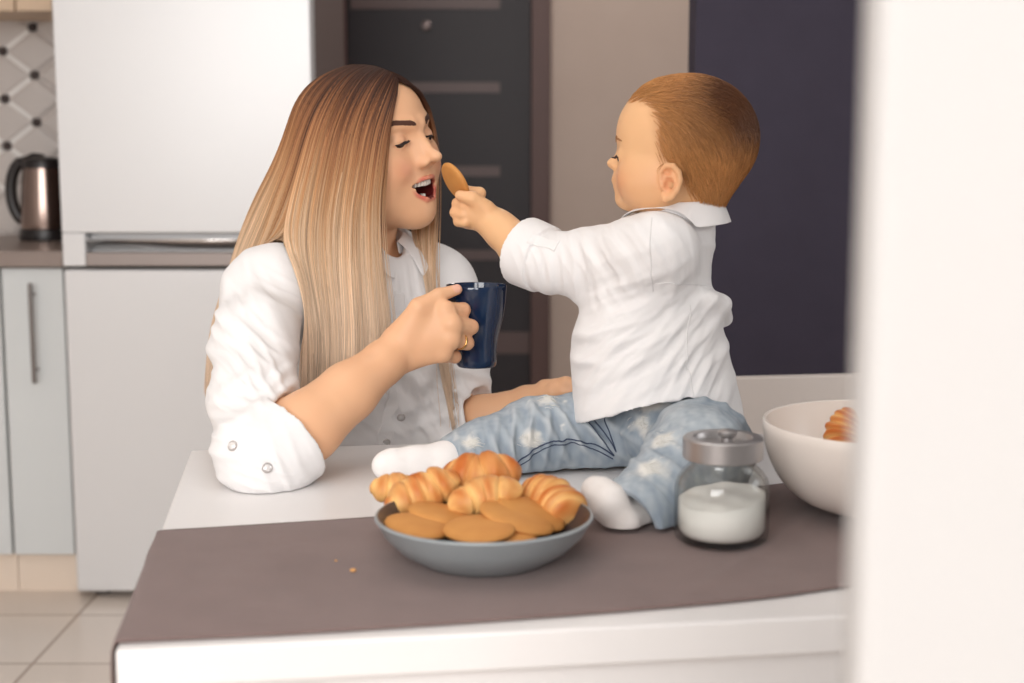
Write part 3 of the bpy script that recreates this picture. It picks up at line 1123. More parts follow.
def colour_of(*layers, base):
    """layers: (mask, rgb) blended in turn over base"""
    n = len(layers[0][0]) if layers else 0
    c = np.tile(np.array(lin(base)[:3]), (n, 1))
    for m, rgb in layers:
        c = c * (1 - m[:, None]) + np.array(lin(rgb)[:3]) * m[:, None]
    return np.concatenate([c, np.ones((n, 1))], 1)


def strip_band(A, B, thick, m, name, parent, closed=False, **kw):
    """cloth band between two curves"""
    A, B = np.asarray(A), np.asarray(B)
    n = len(A); rows_ = 7
    V = np.concatenate([A * (1 - t) + B * t for t in np.linspace(0, 1, rows_)])
    Q = []
    for r in range(rows_ - 1):
        for i in range(n if closed else n - 1):
            k = (i + 1) % n
            Q.append((r * n + i, r * n + k, (r + 1) * n + k, (r + 1) * n + i))
    o = put_np(name, V, np.array(Q), m, parent, **kw)
    s_ = o.modifiers.new('s', 'SOLIDIFY'); s_.thickness = thick; s_.offset = 0
    b_ = o.modifiers.new('sub', 'SUBSURF'); b_.levels = 1; b_.render_levels = 1
    return o


from mathutils.bvhtree import BVHTree


def bvh_of(V, Q):
    return BVHTree.FromPolygons([tuple(map(float, v)) for v in V], [tuple(map(int, q)) for q in Q])


def hit(bv, px, py, lift=0.0):
    """where the line of sight through px, py meets the finished cloth"""
    d = Vector(ray(px, py)).normalized()
    p, n, i, t = bv.ray_cast(Vector((0, 0, CAM_Z)) + d * 0.6, d)
    if p is None:
        p, n, i, t = bv.find_nearest(Vector(at(px, py, 1.65)))
    if n.dot(d) > 0: n = -n
    return np.array(p) + lift * np.array(n), np.array(n)


def lay(bv, P, off):
    """points laid onto the finished cloth"""
    out = []
    for p in np.atleast_2d(P):
        q, n, i, t = bv.find_nearest(Vector(p))
        out.append(np.array(q) + np.array(n) * off)
    return np.array(out)
# ------------------------------------------------------------------ woman
M_skin = vcol_mat('skin', 0.46, 0.35, sss=(0.08, 0.005))
M_shirt = mat('white_cotton', (236, 234, 234), 0.85, spec=0.2, sheen=0.1, bump=(260, 0.12, 0.001))
M_hairf = vcol_mat('blonde_hair', 0.42, 0.35)
M_tooth = mat('tooth', (240, 232, 222), 0.25)
M_lash = mat('dark_lash', (38, 24, 20), 0.6)
M_brow = mat('brow_hair', (88, 54, 40), 0.7)
M_gold = mat('gold', (224, 176, 110), 0.2, 1.0)
M_snap = mat('pearl_snap', (232, 228, 226), 0.25, 0.2)
M_snapring = mat('snap_ring', (196, 190, 188), 0.3, 0.6)


def make_eye(parent, c, fwd, r, iris, label=None):
    """eyeball with iris and pupil"""
    n, m_ = 28, 24
    f = unit(fwd); a = unit(np.cross(f, [0, 0, 1])); b_ = np.cross(a, f)
    V, col = [], []
    for j in range(m_ + 1):
        p = math.pi * j / m_
        for i in range(n):
            q = 2 * math.pi * i / n
            V.append(np.asarray(c) + r * (math.cos(p) * f + math.sin(p) * (math.cos(q) * a + math.sin(q) * b_)))
            ang = math.degrees(p)
            col.append(lin((16, 10, 10)) if ang < 12 else (lin(iris) if ang < 50 else lin((222, 214, 208))))
    Q = [(j * n + i, j * n + (i + 1) % n, (j + 1) * n + (i + 1) % n, (j + 1) * n + i) for j in range(m_) for i in range(n)]
    o = put_np('eye', np.array(V), np.array(Q), M_eye, parent)
    add_col(o, col)
    return o


M_eye = vcol_mat('eye_surface', 0.1, 0.6)

W = empty('person', (-0.20, 2.02, 0.0), label='woman with long blonde hair and white shirt, mouth open, navy mug in hand', cat='person')

wf = unit([0.845, -0.535, 0.0])
wl_ = np.array([-wf[1], wf[0], 0])
roll, pit = math.radians(8.5), math.radians(6.0)
w_up = np.array([0, 0, 1.0]) - wl_ * math.tan(roll)
w_up = unit(w_up) - wf * math.tan(pit) * 1.0
wfw = unit(wf + np.array([0, 0, 1.0]) * math.tan(pit))
HW = Frame(at(367, 143, 1.93), wfw, w_up, 0.97)

wb = Field((-0.40, 1.50, 0.715), (0.13, 2.13, 1.26), 0.0017)
E, K = head(wb, HW, None)
# torso, neck, arms
RS, LS = at(262, 292, 1.82), at(438, 288, 2.03)
body_ax = np.array([unit(LS - RS), unit(np.cross(np.array([0, 0, 1.0]), LS - RS)) * -1, [0, 0, 1.0]])
if body_ax[1][1] > 0: body_ax[1] *= -1
chest = at(352, 335, 1.96)
wb.ell(chest, (0.135, 0.075, 0.15), body_ax, 0.02)
wb.ell(at(360, 440, 1.98), (0.115, 0.075, 0.14), body_ax, 0.03)
wb.cone(RS + (LS - RS) * 0.12, LS - (LS - RS) * 0.12, 0.036, 0.036, 0.03)
nb = at(356, 268, 1.965)
wb.chain([HW(0, -0.028, -0.03), HW(0, -0.032, -0.10), nb, nb - [0, 0, 0.03]], [0.050, 0.046, 0.050, 0.07], 0.015)
WE = at(268, 458, 1.578)
wb.chain([RS, at(256, 380, 1.69), WE], [0.038, 0.036, 0.036], 0.01)
WW = at(399, 350, 1.700)
fa = WW - WE
wb.chain([WE, WE + fa * 0.28 + [0, 0, -0.001], WE + fa * 0.6, WE + fa * 0.88, WW], [0.039, 0.0405, 0.034, 0.0255, 0.0240], 0.01)
# right hand round the mug handle
MC = [at(444, 310, 1.693), at(451, 324, 1.688), at(450, 339, 1.688), at(442, 353, 1.692)]
PI_ = [at(463, 310, 1.714), at(471, 327, 1.713), at(467, 343, 1.713), at(455, 357, 1.712)]
DI = [at(454, 311, 1.731), at(460, 328, 1.731), at(457, 344, 1.731), at(447, 357, 1.727)]
TI = [at(440, 312, 1.728), at(445, 328, 1.727), at(443, 343, 1.727), at(436, 356, 1.724)]
fr_r = [0.0090, 0.0092, 0.0085, 0.0075]
hand_n = unit(np.cross(MC[0] - WW, MC[3] - WW))
for i in range(4):
    wb.cone(WW + (MC[i] - WW) * 0.10, MC[i], 0.0205, 0.0118, 0.012, flat=(hand_n, 0.72))
for i in range(4):
    r = fr_r[i]
    wb.chain([MC[i], PI_[i]], [r * 1.12, r * 1.0], 0.006)
    wb.chain([PI_[i], DI[i], TI[i]], [r, r * 0.9, r * 0.82], 0.003)
wb.ell(at(420, 335, 1.698), (0.024, 0.016, 0.026), None, 0.012)
TH = [at(402, 339, 1.695), at(419, 308, 1.690), at(439, 295.5, 1.702), at(457, 289.5, 1.713)]
wb.chain(TH[:2], [0.0195, 0.0120], 0.012)
wb.chain(TH[1:], [0.0118, 0.0088, 0.0066], 0.005)
wb.ell(at(424, 313, 1.698), (0.014, 0.012, 0.014), None, 0.01)
# left arm behind the child's leg
LE = at(452, 430, 1.945)
LW_ = at(528, 404, 1.915)
wb.chain([LS, at(456, 370, 1.99), LE], [0.036, 0.030, 0.028], 0.01)
wb.chain([LE, LE + (LW_ - LE) * 0.40, LW_], [0.029, 0.033, 0.0235], 0.01)
LMC = [at(553, 392, 1.885), at(552, 399, 1.90), at(549, 406, 1.915), at(546, 411, 1.925)]
for i in range(4):
    wb.cone(LW_, LMC[i], 0.019, 0.0115, 0.012)
    t1 = LMC[i] + np.array([0.030, -0.004, 0.002 - 0.004 * i]); t2 = t1 + np.array([0.022, -0.004, -0.010]); t3 = t2 + np.array([0.016, 0, -0.012])
    wb.chain([LMC[i], t1, t2, t3], [0.0098, 0.0085, 0.0078, 0.0068], 0.005)
wb.chain([LW_, at(545, 388, 1.90), at(566, 383, 1.885), at(580, 386, 1.88)], [0.016, 0.011, 0.0088, 0.007], 0.008)

# head
E((0, -0.012, 0.028), (0.072, 0.092, 0.072), 0.01)
E((0, 0.030, 0.026), (0.061, 0.059, 0.058), 0.02)
E((0, 0.028, -0.035), (0.058, 0.058, 0.070), 0.02)
for sx in (-1, 1):
    E((sx * 0.035, 0.061, -0.040), (0.026, 0.025, 0.026), 0.02)
    K((sx * 0.060, 0.020, -0.018), (sx * 0.046, 0.060, -0.022), 0.014, 0.017, 0.016)
    K((sx * 0.047, 0.004, -0.066), (sx * 0.013, 0.060, -0.104), 0.016, 0.015, 0.03)
for sx in (-1, 1):
    E((sx * 0.042, 0.036, -0.066), (0.022, 0.030, 0.036), 0.025)
E((0, 0.066, -0.070), (0.031, 0.026, 0.030), 0.018)
E((0, 0.0680, -0.1040), (0.016, 0.0155, 0.0140), 0.02)
E((0, 0.030, -0.090), (0.042, 0.046, 0.026), 0.02)
K((-0.010, 0.087, 0.016), (-0.044, 0.069, 0.020), 0.0085, 0.008, 0.012)
K((0.010, 0.087, 0.016), (0.044, 0.069, 0.020), 0.0085, 0.008, 0.012)
for sx in (-1, 1):
    E((sx * 0.031, 0.099, -0.002), (0.017, 0.017, 0.0125), 0.012, 'cut')
# nose
K((0, 0.084, 0.010), (0, 0.1045, -0.0265), 0.0062, 0.0075, 0.010)
for sx in (-1, 1):
    K((sx * 0.0055, 0.079, 0.002), (sx * 0.0075, 0.090, -0.032), 0.0070, 0.0085, 0.010)
E((0, 0.1115, -0.0305), (0.0080, 0.0085, 0.0070), 0.007)
for sx in (-1, 1):
    E((sx * 0.0108, 0.0965, -0.0362), (0.0052, 0.0090, 0.0054), 0.006)
    E((sx * 0.0062, 0.1005, -0.0405), (0.0036, 0.0056, 0.0042), 0.002, 'cut')
# cheeks lifted by the smile
for sx in (-1, 1):
    E((sx * 0.0355, 0.0655, -0.0430), (0.0185, 0.0175, 0.0165), 0.008)
# open mouth and lips
MZ = -0.0705
E((0, 0.080, MZ - 0.0010), (0.0220, 0.034, 0.0138), 0.004, 'cut')
E((0, 0.076, MZ + 0.0060), (0.0285, 0.030, 0.0056), 0.002, 'cut')
UL = [(-0.0305, 0.0765, MZ + 0.0100), (-0.017, 0.0880, MZ + 0.0120), (-0.005, 0.0945, MZ + 0.0140), (0, 0.0950, MZ + 0.0132), (0.005, 0.0945, MZ + 0.0140), (0.017, 0.0880, MZ + 0.0120), (0.0305, 0.0765, MZ + 0.0100)]
LL = [(-0.0305, 0.0765, MZ + 0.0093), (-0.0215, 0.0825, MZ - 0.0060), (-0.0085, 0.0885, MZ - 0.0152), (0.0085, 0.0885, MZ - 0.0152), (0.0215, 0.0825, MZ - 0.0060), (0.0305, 0.0765, MZ + 0.0093)]
s_ = HW.s
wb.chain([HW(*p) for p in UL], [0.0018 * s_, 0.0025 * s_, 0.0030 * s_, 0.0028 * s_, 0.0030 * s_, 0.0025 * s_, 0.0018 * s_], 0.003)
wb.chain([HW(*p) for p in LL], [0.0016 * s_, 0.0028 * s_, 0.0038 * s_, 0.0038 * s_, 0.0028 * s_, 0.0016 * s_], 0.003)
# lids over the lowered eyes
EYES = []
for sx in (-1, 1):
    ec = (sx * 0.0315, 0.0730, -0.0025)
    E(ec, (0.0140, 0.0140, 0.0135), 0.004)
    sl = [HW(sx * 0.0205, 0.0862, -0.0062), HW(sx * 0.031, 0.0885, -0.0078), HW(sx * 0.0430, 0.0800, -0.0090)]
    wb.chain(sl, [0.0016 * s_, 0.0043 * s_, 0.0020 * s_], 0.0010, 'cut')
    EYES.append((ec, sl))
    # ears (under the hair)
    E((sx * 0.071, -0.006, -0.025), (0.008, 0.016, 0.030), 0.006, 'add', (0, sx * 10, 0))
V, Q = wb.mesh(2)
L = HW.inv(V)
hm = (np.abs(L) < 0.16).all(1)
dl1, _ = nearest_on(UL, L); dl2, _ = nearest_on(LL, L)
lip = np.clip(1 - (np.minimum(dl1 - 0.0022, dl2 - 0.0034)) / 0.0018, 0, 1) * (L[:, 1] > 0.06)
UA, LA = np.array(UL), np.array(LL)
zu = np.interp(L[:, 0], UA[:, 0], UA[:, 2], left=-9, right=-9); zl = np.interp(L[:, 0], LA[:, 0], LA[:, 2], left=9, right=9)
yl = np.interp(np.abs(L[:, 0]), np.abs(UA[3:, 0]), UA[3:, 1])
cav = (L[:, 2] < zu) & (L[:, 2] > zl) & (L[:, 1] > 0.02) & (L[:, 1] < yl - 0.0022) & hm
cav = cav | ((L[:, 1] < yl - 0.006) & (L[:, 1] > 0.02) & (L[:, 2] > zl - 0.009) & (L[:, 2] < zu + 0.006) & (np.abs(L[:, 0]) < 0.025) & hm)
cavm = cav.astype(float) 
blush = np.exp(-(((np.abs(L[:, 0]) - 0.040) / 0.018) ** 2 + ((L[:, 2] + 0.040) / 0.018) ** 2)) * (L[:, 1] > 0.02) * hm
nail = np.zeros(len(V))
tipd = np.linalg.norm(V - (TH[3] + np.array([0.000, -0.005, 0.003])), axis=1)
nail = np.clip(1 - (tipd - 0.0055) / 0.002, 0, 1)
kn = np.zeros(len(V))
for p in PI_:
    kn = np.maximum(kn, np.exp(-(np.linalg.norm(V - p, axis=1) / 0.010) ** 2))
SK = (231, 181, 142)
nz = 0.5 + 0.5 * np.clip(noise3(V, 60, 5, 2), -1, 1)
lidm = np.zeros(len(V))
for ec, sl in EYES:
    lidm = np.maximum(lidm, np.exp(-(np.linalg.norm(L - np.array(ec) - [0, 0.011, 0.005], axis=1) / 0.008) ** 2))
col = colour_of((nz * 0.25, (218, 160, 122)), (blush * 0.5, (216, 136, 106)), (kn * 0.4, (212, 138, 108)), (lidm * 0.45, (204, 146, 116)), (lip, (208, 112, 96)), (cavm, (96, 28, 28)), (nail, (236, 184, 160)), base=SK)
wbody = put_np('body', keep_above(V, 0.004), Q, M_skin, W)
add_col(wbody, col)
for (ec, sl) in EYES:
    gaze = HW(ec[0] - 0.0, 0.6, -0.30) - HW(*ec)
    make_eye(W, HW(*ec), gaze, 0.0127 * s_, (52, 34, 26))
# teeth
mt = []
for row, zc, ny, nt_, hgt in (('teeth', MZ + 0.0075, 0.0855, 10, 0.0048), ('teeth', MZ - 0.0105, 0.0785, 6, 0.0026)):
    fx = MB()
    for k in range(nt_):
        u = (k + 0.5) / nt_ * 2 - 1
        xw = 0.0240 if nt_ == 10 else 0.010
        x = u * xw; y = ny - 0.0135 * abs(u) ** 2.2
        tw = xw / nt_ * (1.02 if abs(u) < 0.5 else 0.95)
        hz = hgt * (1.05 if abs(u) < 0.3 else 0.92)
        pv, pf = [], []
        nn_, mm_ = 10, 6
        for j in range(mm_ + 1):
            p = math.pi * j / mm_
            for i in range(nn_):
                q = 2 * math.pi * i / nn_
                sx_, sy_, sz_ = math.sin(p) * math.cos(q), math.sin(p) * math.sin(q), math.cos(p)
                e_ = lambda t: math.copysign(abs(t) ** 0.55, t)
                pv.append(HW(x + tw * e_(sx_), y + 0.003 * e_(sy_), zc + hz * e_(sz_)))
        for j in range(mm_):
            for i in range(nn_):
                pf.append((j * nn_ + i, j * nn_ + (i + 1) % nn_, (j + 1) * nn_ + (i + 1) % nn_, (j + 1) * nn_ + i))
        fx.add(pv, pf)
    put_np('teeth', np.array(fx.v), np.array(fx.f), M_tooth, W)
# tongue
tg = Field(HW(0, 0.055, MZ - 0.008) - 0.04, HW(0, 0.055, MZ - 0.008) + 0.04, 0.0015)
tg.ell(HW(0, 0.050, MZ - 0.0135), np.array([0.015, 0.022, 0.0045]) * s_, HW.ax(), 0)
Vt, Qt = tg.mesh(1)
put_np('tongue', Vt, Qt, mat('tongue', (190, 92, 86), 0.35), W)


def lash_and_brow(parent, fd, H, sl, sx, browpts, nl=26, nb_=150, ln=0.0085, brow_w=0.0035, mb=None, ml=None, bl=0.009, up_=0.0038):
    r_ = np.random.default_rng(5 + sx)
    cu, wd = [], []
    slp = spline(sl, nl)
    for k, p in enumerate(slp):
        t = k / (nl - 1)
        g = f_grad(fd, p[None])[0]
        out_ = unit(g * 0.9 + H.R[1] * 0.6 - H.R[2] * 0.55 + H.R[0] * sx * 0.25 * (t - 0.3))
        base = p + H.R[2] * up_ * 0.95 * H.s - g * 0.0004
        l = ln * H.s * (0.7 + 0.5 * t)
        cu.append([base, base + out_ * l * 0.5 - H.R[2] * 0.0006, base + out_ * l + H.R[2] * l * 0.22])
        wd.append([0.0008, 0.0006, 0.0002])
    # dark rim of the upper lid
    rim = settle(fd, slp + H.R[2] * up_ * H.s * np.sin(np.linspace(0.25, math.pi - 0.25, nl))[:, None], 0.0002, 3)
    Vs, Qs = strands(np.array(cu), np.array(wd))
    Vr, Qr = strands(np.array([rim[::2]]), np.array([np.interp(np.linspace(0, 1, len(rim[::2])), [0, .2, .8, 1], [0.0005, 0.0011, 0.0012, 0.0006])]), 5)
    put_np('eyelashes', np.concatenate([Vs, Vr]), np.concatenate([Qs, Qr + len(Vs)]), ml or M_lash, parent)
    bp_ = spline([H(*p) for p in browpts], 60)
    cu, wd = [], []
    for k in range(nb_):
        t = r_.uniform(0, 1) ** 0.9
        i = int(t * 58)
        tn = unit(bp_[i + 1] - bp_[i])
        wv = brow_w * H.s * (1.0 if t < 0.6 else 1 - (t - 0.6) / 0.4 * 0.8)
        p = bp_[i] + H.R[2] * r_.uniform(-1, 1) * wv
        dirn = unit(tn + H.R[2] * (0.45 - 0.6 * t))
        pts = np.array([p + dirn * bl * H.s * u for u in (0, 0.33, 0.66, 1.0)])
        pts = settle(fd, pts, 0.0004, 4)
        cu.append(pts); wd.append([0.0006, 0.0006, 0.00045, 0.0002])
    Vs, Qs = strands(np.array(cu), np.array(wd))
    put_np('eyebrow', Vs, Qs, mb or M_brow, parent)


for (ec, sl), sx in zip(EYES, (-1, 1)):
    lash_and_brow(W, wb, HW, sl, sx, [(sx * 0.0115, 0.096, 0.0165), (sx * 0.026, 0.092, 0.0200), (sx * 0.040, 0.080, 0.0225), (sx * 0.053, 0.064, 0.0165)], brow_w=0.0027, nb_=420, ln=0.0048)
# ring on the third finger
rc = MC[2] + (PI_[2] - MC[2]) * 0.62
rd = unit(PI_[2] - MC[2])
ra = unit(np.cross(rd, [0, 0, 1])); rb_ = np.cross(rd, ra)
pts = [rc + 0.0093 * (math.cos(a) * ra + math.sin(a) * rb_) for a in np.linspace(0, 2 * math.pi, 40)]
o = MB().tube(pts, 0.0013, 8, cap=False)
put_np('ring', np.array(o.v), np.array(o.f), M_gold, W, label='thin gold ring')

# shirt
ws = Field((-0.50, 1.44, 0.40), (0.12, 2.24, 1.10), 0.0025)
NB = at(360, 262, 1.965)
ws.ell(chest, (0.165, 0.105, 0.165), body_ax, 0.03)
ws.ell(at(362, 440, 1.985), (0.148, 0.105, 0.17), body_ax, 0.05)
for sx in (-1, 1):
    ws.ell(chest + body_ax[0] * sx * 0.072 + body_ax[1] * 0.070 + [0, 0, -0.03], (0.062, 0.055, 0.065), body_ax, 0.04)
ws.cone(RS + (LS - RS) * 0.06 + [0, 0, -0.005], LS - (LS - RS) * 0.06 + [0, 0, -0.005], 0.050, 0.050, 0.05)
for S_ in (RS, LS):
    ws.cone(NB + [0, 0, -0.030], S_ + [0, 0, 0.0], 0.045, 0.046, 0.04)
ws.ell(at(362, 560, 2.0), (0.17, 0.13, 0.12), body_ax, 0.05)
ws.ell(at(274, 284, 1.832), (0.044, 0.044, 0.044), None, 0.03)
# right sleeve
rs_pts = [RS + [0.006, 0, -0.010], at(255, 340, 1.735), at(254, 400, 1.66), at(258, 448, 1.590)]
ws.chain(rs_pts, [0.048, 0.0495, 0.0495, 0.049], 0.03)
cdir = unit(fa)
C0, C1 = at(257, 455, 1.583), WE + fa * 0.180
ws.cone(C0, C1 - cdir * 0.045, 0.0475, 0.0475, 0.02)
ws.cyl(C1 - cdir * 0.050, C1 - cdir * 0.004, 0.049, 0.008, 'add', 0.0505)
# rolled cuff: a thicker band round the opening
ws.cyl(C1 - cdir * 0.040, C1, 0.0515, 0.004, 'add', 0.0535)
ws.cone(C1 - cdir * 0.020, C1 + cdir * 0.08, 0.0445, 0.050, 0.003, 'cut')
# left sleeve
ls_pts = [LS + [-0.006, 0, -0.004], at(455, 340, 2.00), at(452, 400, 1.965), at(451, 430, 1.947)]
ws.chain(ls_pts, [0.052, 0.052, 0.050, 0.047], 0.03)
ld = unit(LW_ - LE)
D1 = LE + (LW_ - LE) * 0.34
ws.cone(LE, D1 - ld * 0.045, 0.044, 0.044, 0.015)
ws.cyl(D1 - ld * 0.04, D1, 0.046, 0.006, 'add', 0.048)
ws.cone(D1 - ld * 0.015, D1 + ld * 0.06, 0.041, 0.045, 0.003, 'cut')
# neck opening, V at the front
nf = unit(body_ax[1] * 0.8 + wf * 0.4)
ws.cone(NB + [0, 0, -0.012] + nf * 0.006, NB + [0, 0, 0.12] + nf * 0.006, 0.056, 0.066, 0.006, 'cut')
ws.cone(NB + nf * 0.045 + [0, 0, -0.020], NB + nf * 0.062 + [0, 0, 0.06], 0.011, 0.036, 0.006, 'cut')
# placket
fdir = unit(body_ax[1] + body_ax[0] * 0.12)
pl = [march(ws, at(x, y, 1.60), ray(x, y), 0.6) for x, y in ((399, 300), (397, 345), (393, 385), (389, 415), (385, 445), (384, 470))]
gx, gy, gz = ws.grid()
V, Q = ws.mesh(2)
N = normals_of(V, Q)
fspec = []
for k, (x, y, Y, ang, wl, amp, rch) in enumerate([
    (228, 330, 1.72, 35, 0.045, 0.0060, 0.075), (262, 410, 1.62, -35, 0.040, 0.0065, 0.06), (285, 340, 1.69, 60, 0.035, 0.004, 0.05),
    (230, 450, 1.57, 10, 0.03, 0.004, 0.045), (290, 395, 1.62, -60, 0.03, 0.0055, 0.045), (410, 400, 1.86, 50, 0.035, 0.0055, 0.07), (430, 330, 1.9, -70, 0.04, 0.005, 0.08),
    (240, 285, 1.78, 65, 0.04, 0.004, 0.06), (465, 380, 1.93, 20, 0.03, 0.005, 0.06), (440, 425, 1.88, -20, 0.028, 0.005, 0.05), (280, 470, 1.54, 70, 0.02, 0.002, 0.04), (360, 420, 1.88, 35, 0.04, 0.004, 0.08)]):
    a = math.radians(ang)
    fspec.append((at(x, y, Y), (math.sin(a), 0.15, math.cos(a)), wl, amp, rch, k * 0.7))
for k, (x, y, Y, ang, wl, amp, rch) in enumerate([
    (225, 310, 1.73, 55, 0.016, 0.0022, 0.05), (240, 360, 1.66, 40, 0.017, 0.0026, 0.06), (270, 380, 1.64, 62, 0.015, 0.0028, 0.05), (235, 420, 1.60, 15, 0.016, 0.0022, 0.045), (285, 300, 1.75, 30, 0.017, 0.002, 0.04),
    (262, 480, 1.53, 20, 0.012, 0.0014, 0.035), (420, 390, 1.86, 75, 0.016, 0.0026, 0.06), (405, 425, 1.85, 40, 0.014, 0.0024, 0.05), (440, 400, 1.9, 60, 0.016, 0.0026, 0.06), (415, 280, 1.88, 80, 0.016, 0.0018, 0.05)]):
    a = math.radians(ang)
    fspec.append((at(x, y, Y), (math.sin(a), 0.15, math.cos(a)), wl, amp, rch, k * 1.3 + 0.2))
dsp = 1.0 * folds(V, N, fspec) + 0.0014 * noise3(V, 40, 9, 2)
V = keep_above(V + N * dsp[:, None])
wshirt = put_np('shirt', V, Q, M_shirt, W)


ws_bv = bvh_of(V, Q)


def button(parent, bv, px, py, r=0.0058, rim=M_snapring, face=M_snap):
    p, g = hit(bv, px, py)
    Rn = np.array(Vector(g).to_track_quat('Z', 'Y').to_matrix())
    a = MB().lathe([(0, -0.002), (r, -0.002), (r, 0.0012), (r * 0.86, 0.0022), (r * 0.72, 0.0016)], 24)
    b_ = MB().lathe([(r * 0.74, 0.0014), (r * 0.5, 0.0022), (0, 0.0024)], 24)
    f_ = lambda m: (np.array(m.v) @ Rn.T + p + g * 0.0008)
    o = put_np('button', f_(a), np.array(a.f), rim, parent)
    put_np('button_face', f_(b_), np.array(b_.f), face, o)
    return o


cen_ = spline([hit(ws_bv, x, y)[0] for x, y in ((399, 292), (398, 330), (394, 375), (391, 400), (387, 425), (384, 447))], 60)
sd_ = unit(np.cross(cen_[-1] - cen_[0], ray(392, 380)))
strip_band(lay(ws_bv, cen_ + sd_ * 0.0125, 0.0008), lay(ws_bv, cen_ - sd_ * 0.0125, 0.0008), 0.0018, M_shirt, 'placket', wshirt)
for x, y, Y in ((401, 417, 1.6), (386, 442, 1.6), (233, 446, 1.3), (267, 468, 1.3)):
    button(wshirt, ws_bv, x, y)
def push_out(Cv, fields):
    sh = Cv.shape
    P = Cv.reshape(-1, 3).astype(float)
    for fd, off in fields:
        lo, hi = fd.lo + 3 * fd.h, fd.lo + fd.h * (np.array(fd.n) - 4)
        ins = ((P > lo) & (P < hi)).all(1)
        for _ in range(3):
            v = f_sample(fd, P[ins])
            m = v < off
            if not m.any(): break
            ii = np.where(ins)[0][m]
            P[ii] -= f_grad(fd, P[ii]) * (v[m] - off)[:, None]
    return P.reshape(sh)


# collar: a stand and two turned-down leaves
up3 = np.array([0, 0, 1.0])
cside = body_ax[0]
cols = []
for sgn in (-1, 1):
    A, B, Cc = [], [], []
    for t in np.linspace(0, 1, 22):
        ang = math.pi - t * math.pi * 0.90
        rr = 0.060
        base = NB + (cside * sgn * math.sin(ang) + nf * math.cos(ang)) * rr * np.array([1, 1, 1]) + up3 * (0.040 - 0.012 * t - 0.016 * t ** 3)
        top = base + up3 * (0.028 - 0.008 * t) - (cside * sgn * math.sin(ang) + nf * math.cos(ang)) * 0.004
        outd = cside * sgn * math.sin(ang) + nf * math.cos(ang)
        leaf = top + outd * (0.012 + 0.010 * t) - up3 * (0.034 + 0.020 * t ** 3) + nf * (0.014 if sgn > 0 else 0.028) * t ** 4
        A.append(base); B.append(top); Cc.append(leaf)
    n = len(A)
    A, B, Cc = map(np.array, (A, B, Cc))
    Cc = push_out(Cc, [(ws, 0.0045)])
    rowsC = [A, A * 0.5 + B * 0.5, B, B + (Cc - B) * 0.12 + up3 * 0.003, push_out(B + (Cc - B) * 0.5, [(ws, 0.005)]), Cc]
    Vc = np.concatenate(rowsC)
    Qc = np.array([(r * n + i, r * n + i + 1, (r + 1) * n + i + 1, (r + 1) * n + i) for r in range(len(rowsC) - 1) for i in range(n - 1)])
    cols.append((Vc, Qc))
Vc = np.concatenate([c[0] for c in cols]); Qc = np.concatenate([cols[0][1], cols[1][1] + len(cols[0][0])])
o = put_np('collar', Vc, Qc, M_shirt, wshirt)
m_ = o.modifiers.new('s', 'SOLIDIFY'); m_.thickness = 0.0022; m_.offset = 0
m_ = o.modifiers.new('sub', 'SUBSURF'); m_.levels = 2; m_.render_levels = 2

# ------------------------------------------------------------------ woman's hair
def hair_colour(T, tone, stops):
    """T: 0 root .. 1 tip"""
    xs_ = [a for a, _ in stops]; cs = np.array([lin(c)[:3] for _, c in stops])
    c = np.stack([np.interp(T, xs_, cs[:, k]) for k in range(3)], -1)
    return np.clip(c * tone[..., None], 0, 1)


def guide(root, free, lift=(0.005, 0.018), n=44, fields=None, skip=4):
    root = HW(*root)
    first = at(*free[0])
    mids = np.array([root * (1 - t) + first * t for t in (0.0, 0.2, 0.45, 0.72)])
    mids = mids + np.array([settle(wb, m[None], 0.0025 + 0.7 * (lift[0] + (lift[1] - lift[0]) * t))[0] - m for m, t in zip(mids, (0, .25, .5, .8))])
    pts = np.vstack([mids, [at(*p) for p in free]])
    return uv_along(spline(pts, 160), n)


STOPS = [(0, (58, 37, 30)), (0.09, (74, 46, 35)), (0.17, (118, 76, 50)), (0.27, (164, 112, 74)), (0.40, (190, 144, 102)), (0.56, (214, 180, 146)), (0.75, (222, 194, 166)), (1.0, (220, 194, 170))]
sheetA = [guide((-0.003, 0.075, 0.078), [(394, 104, 1.856), (388.5, 128, 1.842), (384, 165, 1.834), (380, 205, 1.832), (381, 250, 1.828), (386, 300, 1.815), (390, 345, 1.810), (388, 385, 1.810)], (0.002, 0.007)),
          guide((-0.003, 0.066, 0.086), [(368, 128, 1.838), (362, 165, 1.834), (355, 205, 1.826), (353, 250, 1.815), (356, 300, 1.800), (358, 345, 1.795), (354, 400, 1.795)]),
          guide((-0.003, 0.045, 0.098), [(338, 128, 1.838), (330, 165, 1.832), (322, 205, 1.822), (319, 250, 1.810), (325, 300, 1.795), (328, 345, 1.790), (326, 408, 1.790)]),
          guide((-0.003, 0.020, 0.104), [(311, 128, 1.862), (301, 165, 1.852), (290, 205, 1.838), (283, 245, 1.818), (293, 285, 1.790), (303, 325, 1.780), (304, 400, 1.785)])]
